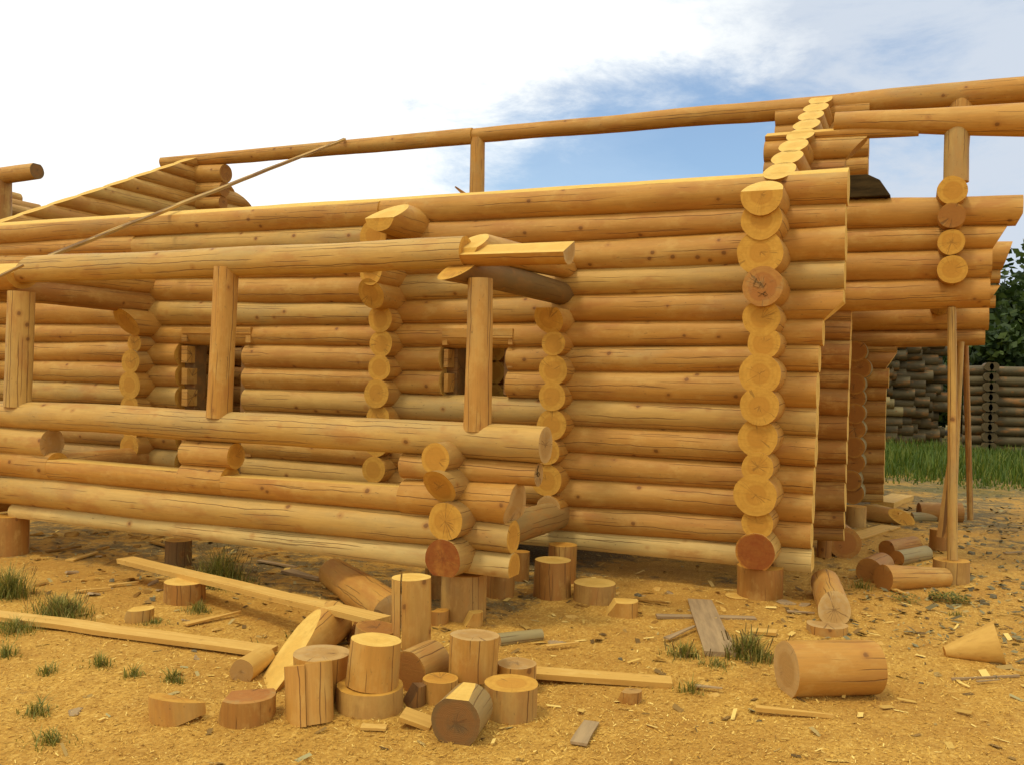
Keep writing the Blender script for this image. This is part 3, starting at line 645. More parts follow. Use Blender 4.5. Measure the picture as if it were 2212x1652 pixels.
# purlin over the right wing, its bracket, and the ridge bracket behind
xl(YW, (1804,246,284), (2212,224,292), 1803, 0, name='purlin', Xb=1.9, grow=1.03)
xl(YW, (1655,280,310), (1990,273,291), 1655, 1985, name='purlin', grow=1.0, clips=[ROOF+(2,)], mats=[M_FRESH, E_FRESH, E_PALE])
def arc(px0, py0, px1, py1, Y):
    p = onY(px0, py0, Y); q = onY(px1, py1, Y); n = np.array([q[2]-p[2], 0, -(q[0]-p[0])]); n /= np.linalg.norm(n)
    if n[0] < 0: n = -n
    return (p, n, 1)
xl(YW, (1660,309,352), (1860,298,343), 1653, 1872, name='bracket_log', clips=[arc(1872, 301, 1832, 341, YW)])
xl(YW, (1660,352,395), (1860,343,385), 1652, 1826, name='bracket_log', clips=[arc(1829,345,1822,380,YW)], mats=[M_BROWN, E_FRESH, E_PALE])
for i in range(9):
    z = 4.50-.2*i; xe = onY(1876, 350, YR)[0]
    log('bracket_log', (XC1-.45, YR, z), (xe, YR, z), .115, .115, FR, H)
# right wing
wing = [((1836,432,496.3), (2091,428.6,490.4), 1780, 2207, [endcut(2200, 478, 1, -.5, YW)]), ((1831,496.3,548.2), (2100,490.4,539.5), 1780, 2176, [arc(2174,492,2145,536,YW)]),
        ((1827,548.2,610), (2100,539.5,602), 1780, 2141, []), ((1815,610,671.5), (2100,602,663), 1740, 2137, [])]
for a, b, xa, xb, cl in wing: xl(YW, a, b, xa, xb, Xa=XC1-.6, mats=[M_FRESH, E_FRESH, E_PALE], clips=cl)
ww = [671.5, 693.5, 737.5, 797, 840, 896, 949.5, 1000.3, 1041, 1101, 1139, 1167]
for i in range(len(ww)-1):
    xe = np.interp(ww[i], [671, 1167], [1839.5, 1822])
    xl(YW, (1780, ww[i]-1, ww[i+1]-2), (1835, ww[i], ww[i+1]), 1700, xe, Xa=XC1-.6, mats=[M_BROWN, E_PALE, E_PALE], grow=1.12)
xl(YFAR, (1850,668,716), (2137,661,711), 1700, 2135, name='wall_log', Xa=XC1-.3); xl(YFAR, (1850,714,750), (2127,711,745), 1700, 2127, Xa=XC1-.3, mats=[M_BROWN, E_FRESH, E_PALE])
for i, (yt, yb, xe) in enumerate(((525,583,2186), (583,612,2160), (618,650,2160), (640,665,2150))):
    xl(YFAR, (1900,yt+3,yb+3), (2130,yt,yb), 1900, xe, clips=[arc(xe, yt, xe-22, yb, YFAR)] if i % 2 == 0 else [])
fr = [745, 761, 796, 835, 864.6, 899, 931.6, 967.3, 1001.4, 1041, 1066, 1081]
for i in range(len(fr)-1):
    xe = np.interp(fr[i], [745, 770, 800, 820, 1081], [1938, 1936, 1918, 1915, 1908])
    cl = [arc(1938, 762, 1918, 790, YFAR)] if i == 1 else []
    xl(YFAR, (1860, fr[i], fr[i+1]), (1905, fr[i]+1, fr[i+1]+1), 1700, xe, Xa=XC1-.6, mats=[M_BROWN, E_PALE, E_PALE], grow=1.12, clips=cl)
for i, (xr, y) in enumerate(((1871,758), (1880,795), (1868,829), (1868,859), (1868.5,894), (1867.5,927), (1866,967), (1867,1002), (1859,1040), (1865,1069))):
    P = onY(xr-24, y, 11.3); log('cross_log', (P[0], 11.45+.02*(i%2), P[2]), (P[0], 12.3, P[2]), .125, .125, [M_GREY, E_BROWN, E_PALE], H)
for (cx, cy, r, ms) in ((2058,412,30.4,FR), (2056.7,467.5,27,[M_FRESH,E_BROWN,E_PALE]), (2055.8,522.7,27.5,FR), (2056.6,581.8,30.4,FR)):
    yl(cx, cy, r, 8.22, 12.2, mats=ms, sc=1.0)
post(2042, 2091, 284, 2040, 2090, 390, YW, name='purlin_post', mats=[M_PALE, E_FRESH, E_PALE])
a = onY(2076, 220, YR); log('ridge_post', (a[0]-.05, YR, 3.3), (a[0], YR, a[2]+.04), .10, .11, FR, H)
# rough dark beam end lying on the wing wall
P = onY(1860, 412, YW)
bm_ = bmesh.new()
pts = [(-.35, 0), (.19, 0), (.10, .14), (-.0, .195), (-.35, .195)]
vv = [bm_.verts.new((x, y, z)) for y in (-.14, .14) for x, z in pts]
bm_.faces.new(vv[:5]); bm_.faces.new(vv[5:][::-1])
for i in range(5): bm_.faces.new((vv[i], vv[i+5], vv[(i+1) % 5+5], vv[(i+1) % 5]))
bmesh.ops.recalc_face_normals(bm_, faces=bm_.faces[:]); bmesh.ops.bevel(bm_, geom=bm_.edges[:], offset=.006, segments=1, affect='EDGES')
me = bpy.data.meshes.new('dark_beam'); bm_.to_mesh(me); bm_.free(); o = mesh_obj('dark_beam', me, [M_SOOT], None, 30)
q = onY(1840, 434, YW); o.location = (q[0]+.13, YW, q[2]+.0); tag(o, 'blackish timber offcut with slanted end lying on top of the right wing wall', 'timber')
# interior partition and back wall seen through the openings
for i in range(12):
    z = .48+.21*i
    log('partition_log', (-9.3, 8.0, z), (-2.9, 8.0, z), .115, .115, [M_BROWN, E_FRESH, E_PALE], H, seg=18, step=.5)  # browner tone paints the indoor shade; set close so less light gets in
    log('back_wall_log', (-10.6, YBACK, z), (-.4, YBACK, z), .115, .115, [M_FRESH, E_FRESH, E_PALE], H, seg=16, step=.6)
    for X in (onY(1085, 800, 7.9)[0],):
        log('cross_log', (X, 7.7, z+.1), (X, 8.3, z+.1), .115, .115, [M_FRESH, E_FRESH, E_PALE], H, seg=22)
for i in range(1, 12):
    z = .38+.21*i; log('cross_log', (XG, 6.7, z), (XG, 13.8, z), .115, .115, FR, H, seg=18, step=.5)

# ------------------------------------------------------------------ loose pieces on the yard
def view_dir(P): v = np.array([P[0], P[1], 0.]); return v/np.linalg.norm(v)
def zline(P, ypx):
    lo, hi = -1., 6.
    for _ in range(40):
        mid = (lo+hi)/2; Q = np.array([P[0], P[1], mid])-np.array([0, 0, HC]); yy = CY-(Q@Uv)/(Q@Fv)*FL
        if yy < ypx: hi = mid
        else: lo = mid
    return mid
def stand(name, cx, ybase, wpx, ytop, mats, label, cat, group=None, base=0., lean=(0, 0), clips=(), flare=1.0, ex=None, rough=1.2, seg=28, notch=None):
    Pf = onZ(cx, ybase, base); r = wpx/2*dep(Pf)/FL; C = Pf+view_dir(Pf)*r; zt = zline(C, ytop)
    A = (C[0], C[1], base-.012 if base == 0 else base); B = (C[0]+lean[0], C[1]+lean[1], zt)
    cl = [(np.array(B)+np.array(c[0]), c[1], c[2]) for c in clips]
    o = log(name, A, B, r*flare, r, mats, None, cl, rough=rough, seg=seg, step=.06)
    tag(o, label, cat, group); return C, r, zt, o
def lying(name, x1, y1, r1, x2, y2, r2, mats, label, cat, group=None, clips=(), sink=.015, zb=0, rough=1.2, **kw):
    # r in px at each end; axis rests at height r
    a = onZ(x1, y1, 0.1); R1 = r1*dep(a)/FL; a = onZ(x1, y1, R1+zb); R1 = r1*dep(a)/FL
    b = onZ(x2, y2, .1); R2 = r2*dep(b)/FL; b = onZ(x2, y2, R2+zb); R2 = r2*dep(b)/FL
    a[2] = R1+zb-sink; b[2] = R2+zb-sink
    o = log(name, a, b, R1, R2, mats, None, clips, rough=rough, step=.08, **kw); tag(o, label, cat, group); return a, b, R1, o
def split_log(A, B, ra, rb, mats, label, xs, back, widen=.004, clips=()):
    """upright block with one side split loose: a strip of the same log, set back, its own part"""
    A = np.array(A); B = np.array(B); v = view_dir(A); side = np.array([v[1], -v[0], 0.]); mid = (A+B)/2; D = (B-A)/np.linalg.norm(B-A)
    nn = side - D*(side@D); nn /= np.linalg.norm(nn); cut = mid+nn*xs
    s0 = _seed[0]
    o = log('log_block', A, B, ra, rb, mats, None, list(clips)+[(cut+nn*widen, -nn, 2)], rough=1.2, step=.05)
    _seed[0] = s0
    st = log('split_strip', A+v*back, B+v*back-D*.004, ra, rb, [M_FRESH, mats[1], E_FRESH], None, list(clips)+[(cut-nn*widen, nn, 2)], rough=1.2, step=.05)
    st.parent = o; st.matrix_basis = o.matrix_basis.inverted() @ st.matrix_basis
    tag(o, label, 'log block', G_PILE); return o
G_FOUND = 'log stumps carrying the house'; G_PILE = 'sawn log blocks heaped in front of the porch'; G_OFF = 'log offcuts lying around the yard'
ST = [M_BROWN, E_FRESH, E_PALE]
# stumps under the house
stand('foundation_stump', 1640, 1300, 98, 1222, [M_BROWN, E_FRESH, E_PALE], 'wide stump carrying the right corner of the house under the red log end', 'stump', G_FOUND)
stand('foundation_stump', 1001, 1352, 100, 1236, [M_WEATH, E_FRESH, E_PALE], 'tall stump carrying the porch corner under the deep red log end', 'stump', G_FOUND)
stand('foundation_stump', 1078, 1296, 66, 1225, [M_BROWN, E_FRESH, E_PALE], 'darker stump behind the porch corner stump', 'stump', G_FOUND)
stand('foundation_stump', 940, 1292, 46, 1222, [M_BROWN, E_FRESH, E_PALE], 'narrow stump half hidden left of the porch corner stump', 'stump', G_FOUND)
stand('foundation_stump', 22, 1204, 74, 1112, [M_BROWN, E_FRESH, E_PALE], 'round stump carrying the left end of the porch at the photo edge', 'stump', G_FOUND)
stand('foundation_stump', 1213, 1262, 62, 1175, [M_BROWN, E_FRESH, E_PALE], 'stump under the house wall behind the dark free standing stump', 'stump', G_FOUND)
stand('foundation_stump', 1780, 1205, 30, 1150, [M_BROWN, E_FRESH, E_PALE], 'small stump under the wall beyond the right corner', 'stump', G_FOUND)
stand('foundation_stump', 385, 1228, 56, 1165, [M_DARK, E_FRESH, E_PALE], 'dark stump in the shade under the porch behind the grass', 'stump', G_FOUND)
stand('foundation_stump', 1125, 1256, 36, 1190, [M_BROWN, E_FRESH, E_PALE], 'slim stump in shade between porch corner and wall', 'stump', G_FOUND)
stand('stump', 1193, 1299, 80, 1208, [M_BROWN, E_PALE, E_PALE], 'reddish brown free standing stump with bright flat top beside the wall', 'stump', flare=1.05)
stand('stump', 1284, 1311, 92, 1257, [M_WEATH, E_PALE, E_PALE], 'low pale stump with bright top right of the brown stump', 'stump', flare=1.04)
# the heap
Pf = onZ(887, 1456, 0); r1_ = 43*dep(Pf)/FL; C1_ = Pf+view_dir(Pf)*r1_; zt_ = zline(C1_, 1246)
split_log((C1_[0], C1_[1], -.01), (C1_[0]-.012, C1_[1], zt_), r1_*1.0, r1_, [M_FRESH, E_PALE, E_PALE], 'tallest upright log block with a groove down its left side', -.5*r1_, .012, .005)
for nm_ in ('stack_base',):
    C3, r3, z3, _ = stand('log_block', 799, 1560, 149, 1478, [M_WEATH, E_FRESH, E_PALE], 'wide grey brown block with vertical cracks under the two block stack', 'log block', G_PILE, flare=1.03)
    o = log('log_block', (C3[0]+.01, C3[1], z3+.001), (C3[0]+.02, C3[1]+.01, z3+.001+.215), .123, .118, [M_FRESH, E_PALE, E_PALE], None, [], step=.05, rough=1.4)
    tag(o, 'bright topped block standing on the wide grey brown block', 'log block', G_PILE)
stand('log_block', 690, 1534, 126, 1409, [M_FRESH, E_GREY, E_PALE], 'large upright block with weathered grey top behind the leaning block', 'log block', G_PILE, flare=.86)
P = onZ(640, 1572, 0); rr = .110
split_log((P[0], P[1]+rr*.9, -.01), (P[0]-.055, P[1]+rr*.9+.05, .245), rr, rr, [M_FRESH, E_FRESH, E_FRESH], 'leaning upright block with a stepped split down its front', -.12*rr, -.014, .001)
def chunk(name, cx, ybase, wpx, hpx, mats, label, cat, group=None, yaw=0., cut=(0, 0, 1), dpt=.8, tilt=0., sharp=.5, base=0.):
    """split wedge: a half disc lying with its sawn face up"""
    Pf = onZ(cx, ybase, base); k = dep(Pf)/FL; Lh = wpx*k/2; h = hpx*k
    d = np.array([math.cos(YAW+yaw), math.sin(YAW+yaw), 0]); C = Pf+view_dir(Pf)*Lh*dpt*.6
    r = max(h, Lh*.75)
    A = C-np.array([0, 0, .012]); B = C+np.array([d[0]*tilt*h, d[1]*tilt*h, h])
    cl = [(C+view_dir(Pf)*Lh*dpt*.55, view_dir(Pf), 1), (C+d*Lh, d+np.array([0, 0, -.3]), 1), (C-d*Lh, -d*1.0+np.array([0, 0, sharp]), 1)]
    o = log(name, A, B, Lh*1.12, Lh*1.12, mats, None, cl, seg=20, step=.05, rough=1.4); tag(o, label, cat, group); return o
Pf = onZ(390, 1573, 0); r_ = 64*dep(Pf)/FL; Cw = Pf+view_dir(Pf)*r_*.9
o = log('log_offcut', (Cw[0], Cw[1], -.02), (Cw[0]-.02, Cw[1], .17), r_, r_, [M_FRESH, E_FRESH, E_PALE], None, [((Cw[0], Cw[1]-r_, .128), (-.0, .25, 1), 1), ((Cw[0]+.045, Cw[1], .0), (.42, 0, -.85), 1), ((Cw[0], Cw[1]+.02, .1), (0, 1, .1), 1)], step=.04); tag(o, 'low wedge with an upward curving right end at the left front of the heap', 'log offcut', G_PILE)
chunk('log_offcut', 532, 1566, 112, 60, [M_BROWN, E_REDB, E_PALE], 'reddish brown half disc leaning against the split block', 'log offcut', G_PILE, sharp=.3)
stand('log_block', 950, 1528, 76, 1463, [M_FRESH, E_FRESH, E_PALE], 'short block squeezed behind the dark faced log', 'log block', G_PILE)
stand('log_block', 1115, 1500, 86, 1431, [M_FRESH, E_GREY, E_PALE], 'block with grey top at the back right of the heap', 'log block', G_PILE)
C4, r4, z4, _ = stand('log_block', 1102, 1568, 120, 1474, [M_WEATH, E_FRESH, E_PALE], 'wide upright block at the right front of the heap', 'log block', G_PILE, flare=.98)
Pq = onZ(1021, 1512, 0)
C5_ = Pq+view_dir(Pq)*.12
o = log('log_block', (C5_[0], C5_[1], zline(C5_, 1462)), (C5_[0], C5_[1]+.01, zline(C5_, 1371)), .122, .124, [M_FRESH, E_GREY, E_PALE], None, [], step=.05, rough=1.5); tag(o, 'round block with pale grey rim perched on top of three blocks', 'log block', G_PILE)
lying('log_block', 984, 1552, 56, 1016, 1516, 51, [M_GREY2, E_DARK, E_PALE], 'lying log with dark cracked end facing the viewer', 'log block', G_PILE, clips=[(onZ(1000, 1480, 0)+np.array([0, 0, .197]), (0, 0, 1), 2)])
lying('log_block', 880, 1446, 47, 935, 1420, 44, [M_WEATH, E_BROWN, E_PALE], 'lying log with orange round end behind the two block stack', 'log block', G_PILE)
chunk('log_offcut', 894, 1526, 46, 46, [M_DARK, E_DARK, E_DARK], 'small dark chunk between the stack and the short block', 'log offcut', G_PILE, yaw=.5)
stand('log_block', 802, 1450, 92, 1352, [M_BROWN, E_BROWN, E_PALE], 'orange brown block hidden behind the two block stack', 'log block', G_PILE, lean=(.03, 0))
a_ = onZ(552, 1482, .04); b_ = onZ(718, 1340, .10)
o = log('half_log', a_, b_+np.array([0, 0, .0]), .095, .125, [M_FRESH, E_GREY, E_PALE], None, [((a_+b_)/2+np.array([0, 0, .045]), (-.35, -.35, .87), 2), (a_, (-.5, -.6, -.2), 2)], step=.08)
tag(o, 'slanting half log with bright hewn face leaning into the heap', 'half log', G_PILE)
lying('log_offcut', 522, 1445, 27, 572, 1412, 23, [M_BOARD, E_GREY, E_PALE], 'small pale half round piece lying left of the slanting half log', 'log offcut', G_PILE)
a, b, R1, o = lying('half_log', 722, 1228, 34, 850, 1315, 46, [M_FRESH, E_GREY, E_PALE], 'long weathered half log lying behind the tall block', 'half log', G_OFF, sink=.03)
# splinter slab below the stack, slab beside the dark log
A = onZ(870, 1536, .06); B = onZ(935, 1560, .02); plank('wood_slab', A, B, .13, .02, [M_BOARD, ]); tag(bpy.context.scene.objects[-1] if False else COL.objects[-1], 'thin curved slab beside the dark ended log', 'wood slab')
# boards
A = onZ(270, 1203, .17); B = onZ(826, 1334, .22)
o = plank('board', A, B, .135, .035, [M_BOARD], rag=.0, seg=6); tag(o, 'long straight sawn board resting on the square block', 'board')
C, r, zt, o = stand('log_block', 398, 1313, 84, 1254, [M_BROWN, E_PALE, E_PALE], 'square cut block carrying the long sawn board', 'log block', None, clips=(), rough=1.8)
A = onZ(-60, 1316, .05); B = onZ(585, 1401, .035)
o = plank('bark_slab', A, B, .135, .03, [M_BOARD], rag=.10, seg=24, taper=(.95, 1.05)); tag(o, 'long pale slab on the sawdust running in from the left edge', 'wood slab')
A = onZ(900, 1430, .045); B = onZ(1451, 1466, .035)
o = plank('bark_slab', A, B, .125, .03, [M_BOARD], rag=.06, seg=24); tag(o, 'pale slab reaching right from behind the heap', 'wood slab')
chunk('log_offcut', 300, 1341, 56, 26, [M_FRESH, E_PALE, E_PALE], 'small wedge with sawdust on top lying near the long pale slab', 'log offcut', sharp=.5)
lying('log_block', 1699, 1437, 60, 1886, 1433, 57, [M_FRESH, E_GREY, E_PALE], 'big lying log drum with checked side at the right foreground', 'log block', G_OFF)
a, b, R1, o = lying('log_block', 1783, 1253, 30, 1806, 1322, 36, [M_FRESH, E_GREY, E_PALE], 'log pointing at the viewer with slanted end beyond the right corner', 'log block', G_OFF, clips=[(onZ(1800, 1306, .12), (.35, -.82, .45), 1)])
lying('log_block', 1908, 1243, 29, 2042, 1242, 21, [M_FRESH, E_BROWN, E_PALE], 'lying tapering log touching the pole stump', 'log block', G_OFF)
lying('log_block', 1877, 1229, 28, 1905, 1215, 26, [M_BROWN, E_BROWN, E_PALE], 'brown ended log behind the tapering log', 'log block', G_OFF)
lying('log_offcut', 1938, 1202, 17, 2000, 1190, 16, [M_GREY, E_BROWN, E_PALE], 'grey barked half round offcut behind the tapering log', 'log offcut', G_OFF)
lying('log_block', 1915, 1182, 19, 1975, 1172, 18, [M_BROWN, E_BROWN, E_PALE], 'short brown log behind the grey barked offcut', 'log block', G_OFF)
C7 = stand('stump', 2054, 1263, 74, 1208, [M_WEATH, E_FRESH, E_PALE], 'wide stump carrying the pale vertical pole', 'stump')
stand('stump', 2029, 1194, 42, 1142, [M_BROWN, E_FRESH, E_PALE], 'narrow stump behind the pole stump', 'stump')
# poles
def pole(x1, y1, x2, y2, Y_or_P, w, label, mats, z0=None):
    A = Y_or_P; Y = A[1]; B = onY(x2, y2, Y+.0); o = plank('support_pole', A, B, w, w, mats, seg=10, rag=.03, up=(0, -1, 0)); tag(o, label, 'pole', 'poles propping the right wing'); return o
A = np.array([C7[0][0], C7[0][1], C7[2]]); A2 = onY(2057, 1206, C7[0][1]); A2[2] = C7[2]
B = onY(2057, 664, YW-.05)
o = log('support_pole', A2, B, .040, .034, [M_PALE, E_FRESH, E_PALE], None, [], seg=12, rough=.8); tag(o, 'pale round pole standing on the wide stump and propping the wing', 'pole', 'poles propping the right wing')
A = onZ(2096, 1123, 0); B = onY(2085, 748, A[1]); o = log('support_pole', A, B+np.array([0, 0, .05]), .035, .035, [M_BROWN, E_FRESH, E_PALE], None, [], seg=10, rough=.5); tag(o, 'thin orange brown pole standing on the ground at the far right', 'pole', 'poles propping the right wing')
A = onZ(2055, 1140, 0); B = onY(2075, 748, A[1]); o = log('support_pole', A, B+np.array([0, 0, .05]), .045, .035, [M_PALE, E_FRESH, E_PALE], None, [], seg=10, rough=.6); tag(o, 'leaning pole half hidden behind the pale round pole', 'pole', 'poles propping the right wing')
A = onZ(2034, 1160, .2); B = onY(2054, 960, A[1]); o = plank('board', A, B, .09, .03, [M_BROWN], up=(0, -1, 0), taper=(1, .2), rag=.02); tag(o, 'dark tapering board standing behind the pale pole', 'board')
# far offcuts in the passage
lying('log_block', 1826, 1168, 34, 1800, 1150, 33, [M_BROWN, E_REDB, E_PALE], 'thick log with dark red round end under the near pier', 'log block', G_OFF)
stand('stump', 1848, 1139, 43, 1092, [M_WEATH, E_FRESH, E_PALE], 'short stump beside the near pier', 'stump')
lying('log_offcut', 1868, 1104, 17, 1978, 1118, 17, [M_BROWN, E_FRESH, E_PALE], 'log with long slanted sawn face in the passage', 'log offcut', G_OFF, clips=[(onZ(1940, 1112, .1), (.35, -.75, .55), 1)])
A = onZ(1905, 1082, .08); B = onZ(1950, 1066, .08); o = plank('beam_offcut', A, B, .30, .12, [M_BOARD], rag=.02, seg=4); tag(o, 'squared offcut with bright top beyond the far pier', 'beam offcut')
lying('log_offcut', 1985, 1102, 20, 2076, 1104, 22, [M_BROWN, E_BROWN, E_PALE], 'brown half log lying behind the pole', 'log offcut', G_OFF)
lying('log_offcut', 1968, 1114, 11, 2018, 1113, 12, [M_GREY, E_GREY, E_PALE], 'greyish offcut in front of the brown half log', 'log offcut', G_OFF)
A = onZ(1840, 1160, .02); B = onZ(1925, 1134, .02); o = plank('board', A, B, .22, .02, [M_BOARD], rag=.05); tag(o, 'flat board on the ground in the passage', 'board')
A = onZ(1880, 1088, .15); B = onZ(1955, 1106, .13); o = plank('board', A, B, .18, .03, [M_BOARD], rag=.05); tag(o, 'short board lying across the slanted log', 'board')
# pieces with a place of their own in the foreground
A = onZ(2040, 1406, .03); B = onZ(2168, 1390, .10)
o = log('log_offcut', A, B, .03, .145, [M_BOARD, E_FRESH, E_PALE], None, [((A+B)/2*np.array([1, 1, 0])+np.array([0, 0, .0]), (0, 0, -1), 1), (B-np.array([.02, 0, 0]), (1, .0, .3), 1)], step=.04); tag(o, 'cone shaped split piece lying at the right edge', 'log offcut', G_OFF)
A = onZ(1632, 1524, .03); B = onZ(1800, 1543, .02); o = plank('lath', A, B, .045, .02, [M_BOARD], taper=(1, .3)); tag(o, 'short bright lath pointing right near the log drum', 'lath')
A = onZ(2056, 1463, .02); B = onZ(2202, 1456, .02); o = plank('stick', A, B, .012, .012, [M_GREYW], rag=.2); tag(o, 'thin grey stick at the right edge', 'stick')
A = onZ(1511, 1292, .03); B = onZ(1556, 1405, .03); o = plank('bark_slab', A, B, .185, .03, [M_GREYW], rag=.07, seg=18, taper=(.92, 1.05)); tag(o, 'notched weathered slab lying towards the viewer before the wall', 'wood slab')
A = onZ(1418, 1327, .015); B = onZ(1632, 1332, .015); o = plank('board', A, B, .07, .018, [M_GREYW], rag=.15); tag(o, 'narrow weathered board under the notched slab', 'board')
stand('log_disc', 1595, 1297, 58, 1286, [M_FRESH, E_PALE, E_PALE], 'thin sawn disc lying beside the right corner stump', 'log disc', flare=.9)
chunk('log_offcut', 1786, 1371, 78, 20, [M_FRESH, E_GREY, E_PALE], 'thick disc piece with grey top behind the log drum', 'log offcut', sharp=-.2)
chunk('log_offcut', 1342, 1328, 66, 30, [M_FRESH, E_PALE, E_PALE], 'bright crescent wedge in front of the low pale stump', 'log offcut', sharp=.6)
lying('log_offcut', 1075, 1377, 15, 1168, 1365, 13, [M_GREY, E_GREY, E_PALE], 'greyish half round slab behind the perched block', 'log offcut')
chunk('log_offcut', 1018, 1355, 44, 34, [M_FRESH, E_PALE, E_PALE], 'bright chunk leaning in front of the porch corner stump', 'log offcut', yaw=.4)
chunk('log_offcut', 945, 1352, 44, 34, [M_BROWN, E_FRESH, E_PALE], 'orange wedge right of the tall block', 'log offcut', yaw=-.4)
chunk('log_offcut', 785, 1385, 70, 44, [M_BROWN, E_BROWN, E_PALE], 'orange wedge carrying the end of the long board', 'log offcut', yaw=.3)
chunk('stone', 1360, 1516, 46, 24, [M_BROWN, E_GREY, E_GREY], 'brown squarish chunk alone on the sawdust', 'log offcut', yaw=-.5)
A = onZ(1250, 1602, .02); B = onZ(1278, 1556, .02); o = plank('bark_chip', A, B, .075, .012, [M_GREYW], rag=.2); tag(o, 'grey bark chip in the centre foreground', 'bark chip')
A = onZ(1620, 1358, .02); B = onZ(1678, 1362, .03); o = plank('wood_slab', A, B, .10, .02, [M_BOARD], rag=.2); tag(o, 'bright slab half hidden in grass near the log drum', 'wood slab')
A = onZ(780, 1566, .02); B = onZ(835, 1568, .02); o = plank('wood_chip', A, B, .055, .012, [M_BOARD], rag=.1); tag(o, 'bright squarish chip in front of the two block stack', 'wood chip')
# lath from the ridge down over the eaves to the porch
a = onY(745, 299, YR-.12); a[2] = roofz(YR)+.03; b = onY(100, 552, 5.6)
t0 = onY(745, 299, YR-.1)
e = onY(-40, 600, 5.05)
o = plank('lath', t0, onY(105, 551, 5.55), .035, .03, [M_PALE], up=(.3, -.8, .5), rag=.02, seg=20); tag(o, 'long thin lath sloping from the ridge beam down to the porch beam', 'lath')
A = onY(50, 571, 5.1); B = onY(-30, 610, 4.9); o = plank('lath', A, B, .02, .02, [M_PALE], up=(.3, -.8, .5), rag=.02); tag(o, 'short lath end on the cut porch beam at the left edge', 'lath')
A = onY(1008, 424, 7.16); B = onY(983, 404, 7.16); o = plank('stick', A, B, .04, .02, [M_BROWN], up=(0, -1, 0), taper=(1, .3)); tag(o, 'broken brown stick poking up left of the ridge post', 'stick')

# ------------------------------------------------------------------ scattered chips, stones, shavings
def ngon(name, P, size, mat, label, cat, group, flat=.3):
    n = random.randint(5, 8); bm = bmesh.new(); ang = sorted(random.uniform(0, 6.28) for _ in range(n))
    el = random.uniform(.35, .9); pts = [(math.cos(a)*size, math.sin(a)*size*el) for a in ang]
    v0 = [bm.verts.new((x, y, 0)) for x, y in pts]; v1 = [bm.verts.new((x*.85, y*.85, size*flat*random.uniform(.6, 1.1))) for x, y in pts]
    try:
        bm.faces.new(v0[::-1]); bm.faces.new(v1)
        for i in range(n): bm.faces.new((v0[i], v0[(i+1) % n], v1[(i+1) % n], v1[i]))
    except Exception: pass
    me = bpy.data.meshes.new(name); bm.to_mesh(me); bm.free(); o = mesh_obj(name, me, [mat], None, 30)
    o.location = (P[0], P[1], gz(P[0], P[1])-.002); o.rotation_euler = (random.uniform(-.25, .25), random.uniform(-.25, .25), random.uniform(0, 6.28)); tag(o, label, cat, group); return o
def chips(lst, name, mat, label, cat, group, flat=.25):
    for x, y, s in lst:
        P = onZ(x, y, 0); ngon(name, P, s*dep(P)/FL, mat, label, cat, group, flat)
chips([(430,1418,18),(528,1556,11),(165,1538,24),(205,1285,26),(330,1262,22),(240,1273,12),(352,1277,16),(405,1340,14),(160,1240,26),(148,1185,20),(210,1200,16),(1215,1388,22),(1195,1385,20),(1500,1320,24),(1385,1287,14),(1450,1280,16),(1700,1305,26),(1740,1308,20),(1880,1285,14),(1925,1290,12),(1960,1282,14)],
      'wood_chip', M_GREYW, 'split chip lying loose on the sawdust', 'wood chip', 'larger split chips on the sawdust', .18)
chips([(1295,1290,12),(1265,1280,15),(1420,1273,16),(1330,1280,12),(1650,1365,22),(700,1265,18),(965,1330,15),(740,1215,15),(560,1180,16),(470,1360,20),(215,1332,16),(175,1327,18),(1235,1330,18),(1560,1316,18),(1520,1475,18),(1795,1395,14),(1905,1392,16),(1540,1500,16)],
      'wood_chip', M_BOARD, 'bright fresh chip lying loose on the sawdust', 'wood chip', 'bright fresh chips on the sawdust', .2)
chips([(2098,1198,10),(2123,1178,8),(2136,1197,10),(2110,1170,7),(2145,1290,12),(2120,1300,12),(2095,1270,10),(1940,1262,0.01),(2150,1465,9),(1340,1424,9),(2128,1305,10),(1990,1420,7),(1640,1555,8),(2085,1160,8),(2160,1150,8),(1990,1475,6),(245,1255,12),(380,1350,12),(330,1300,14),(420,1405,8),(1378,1287,11),(2020,1275,9),(2060,1285,8)],
      'stone', M_STONE, 'small grey stone on the yard', 'stone', 'grey stones scattered on the yard', .6)

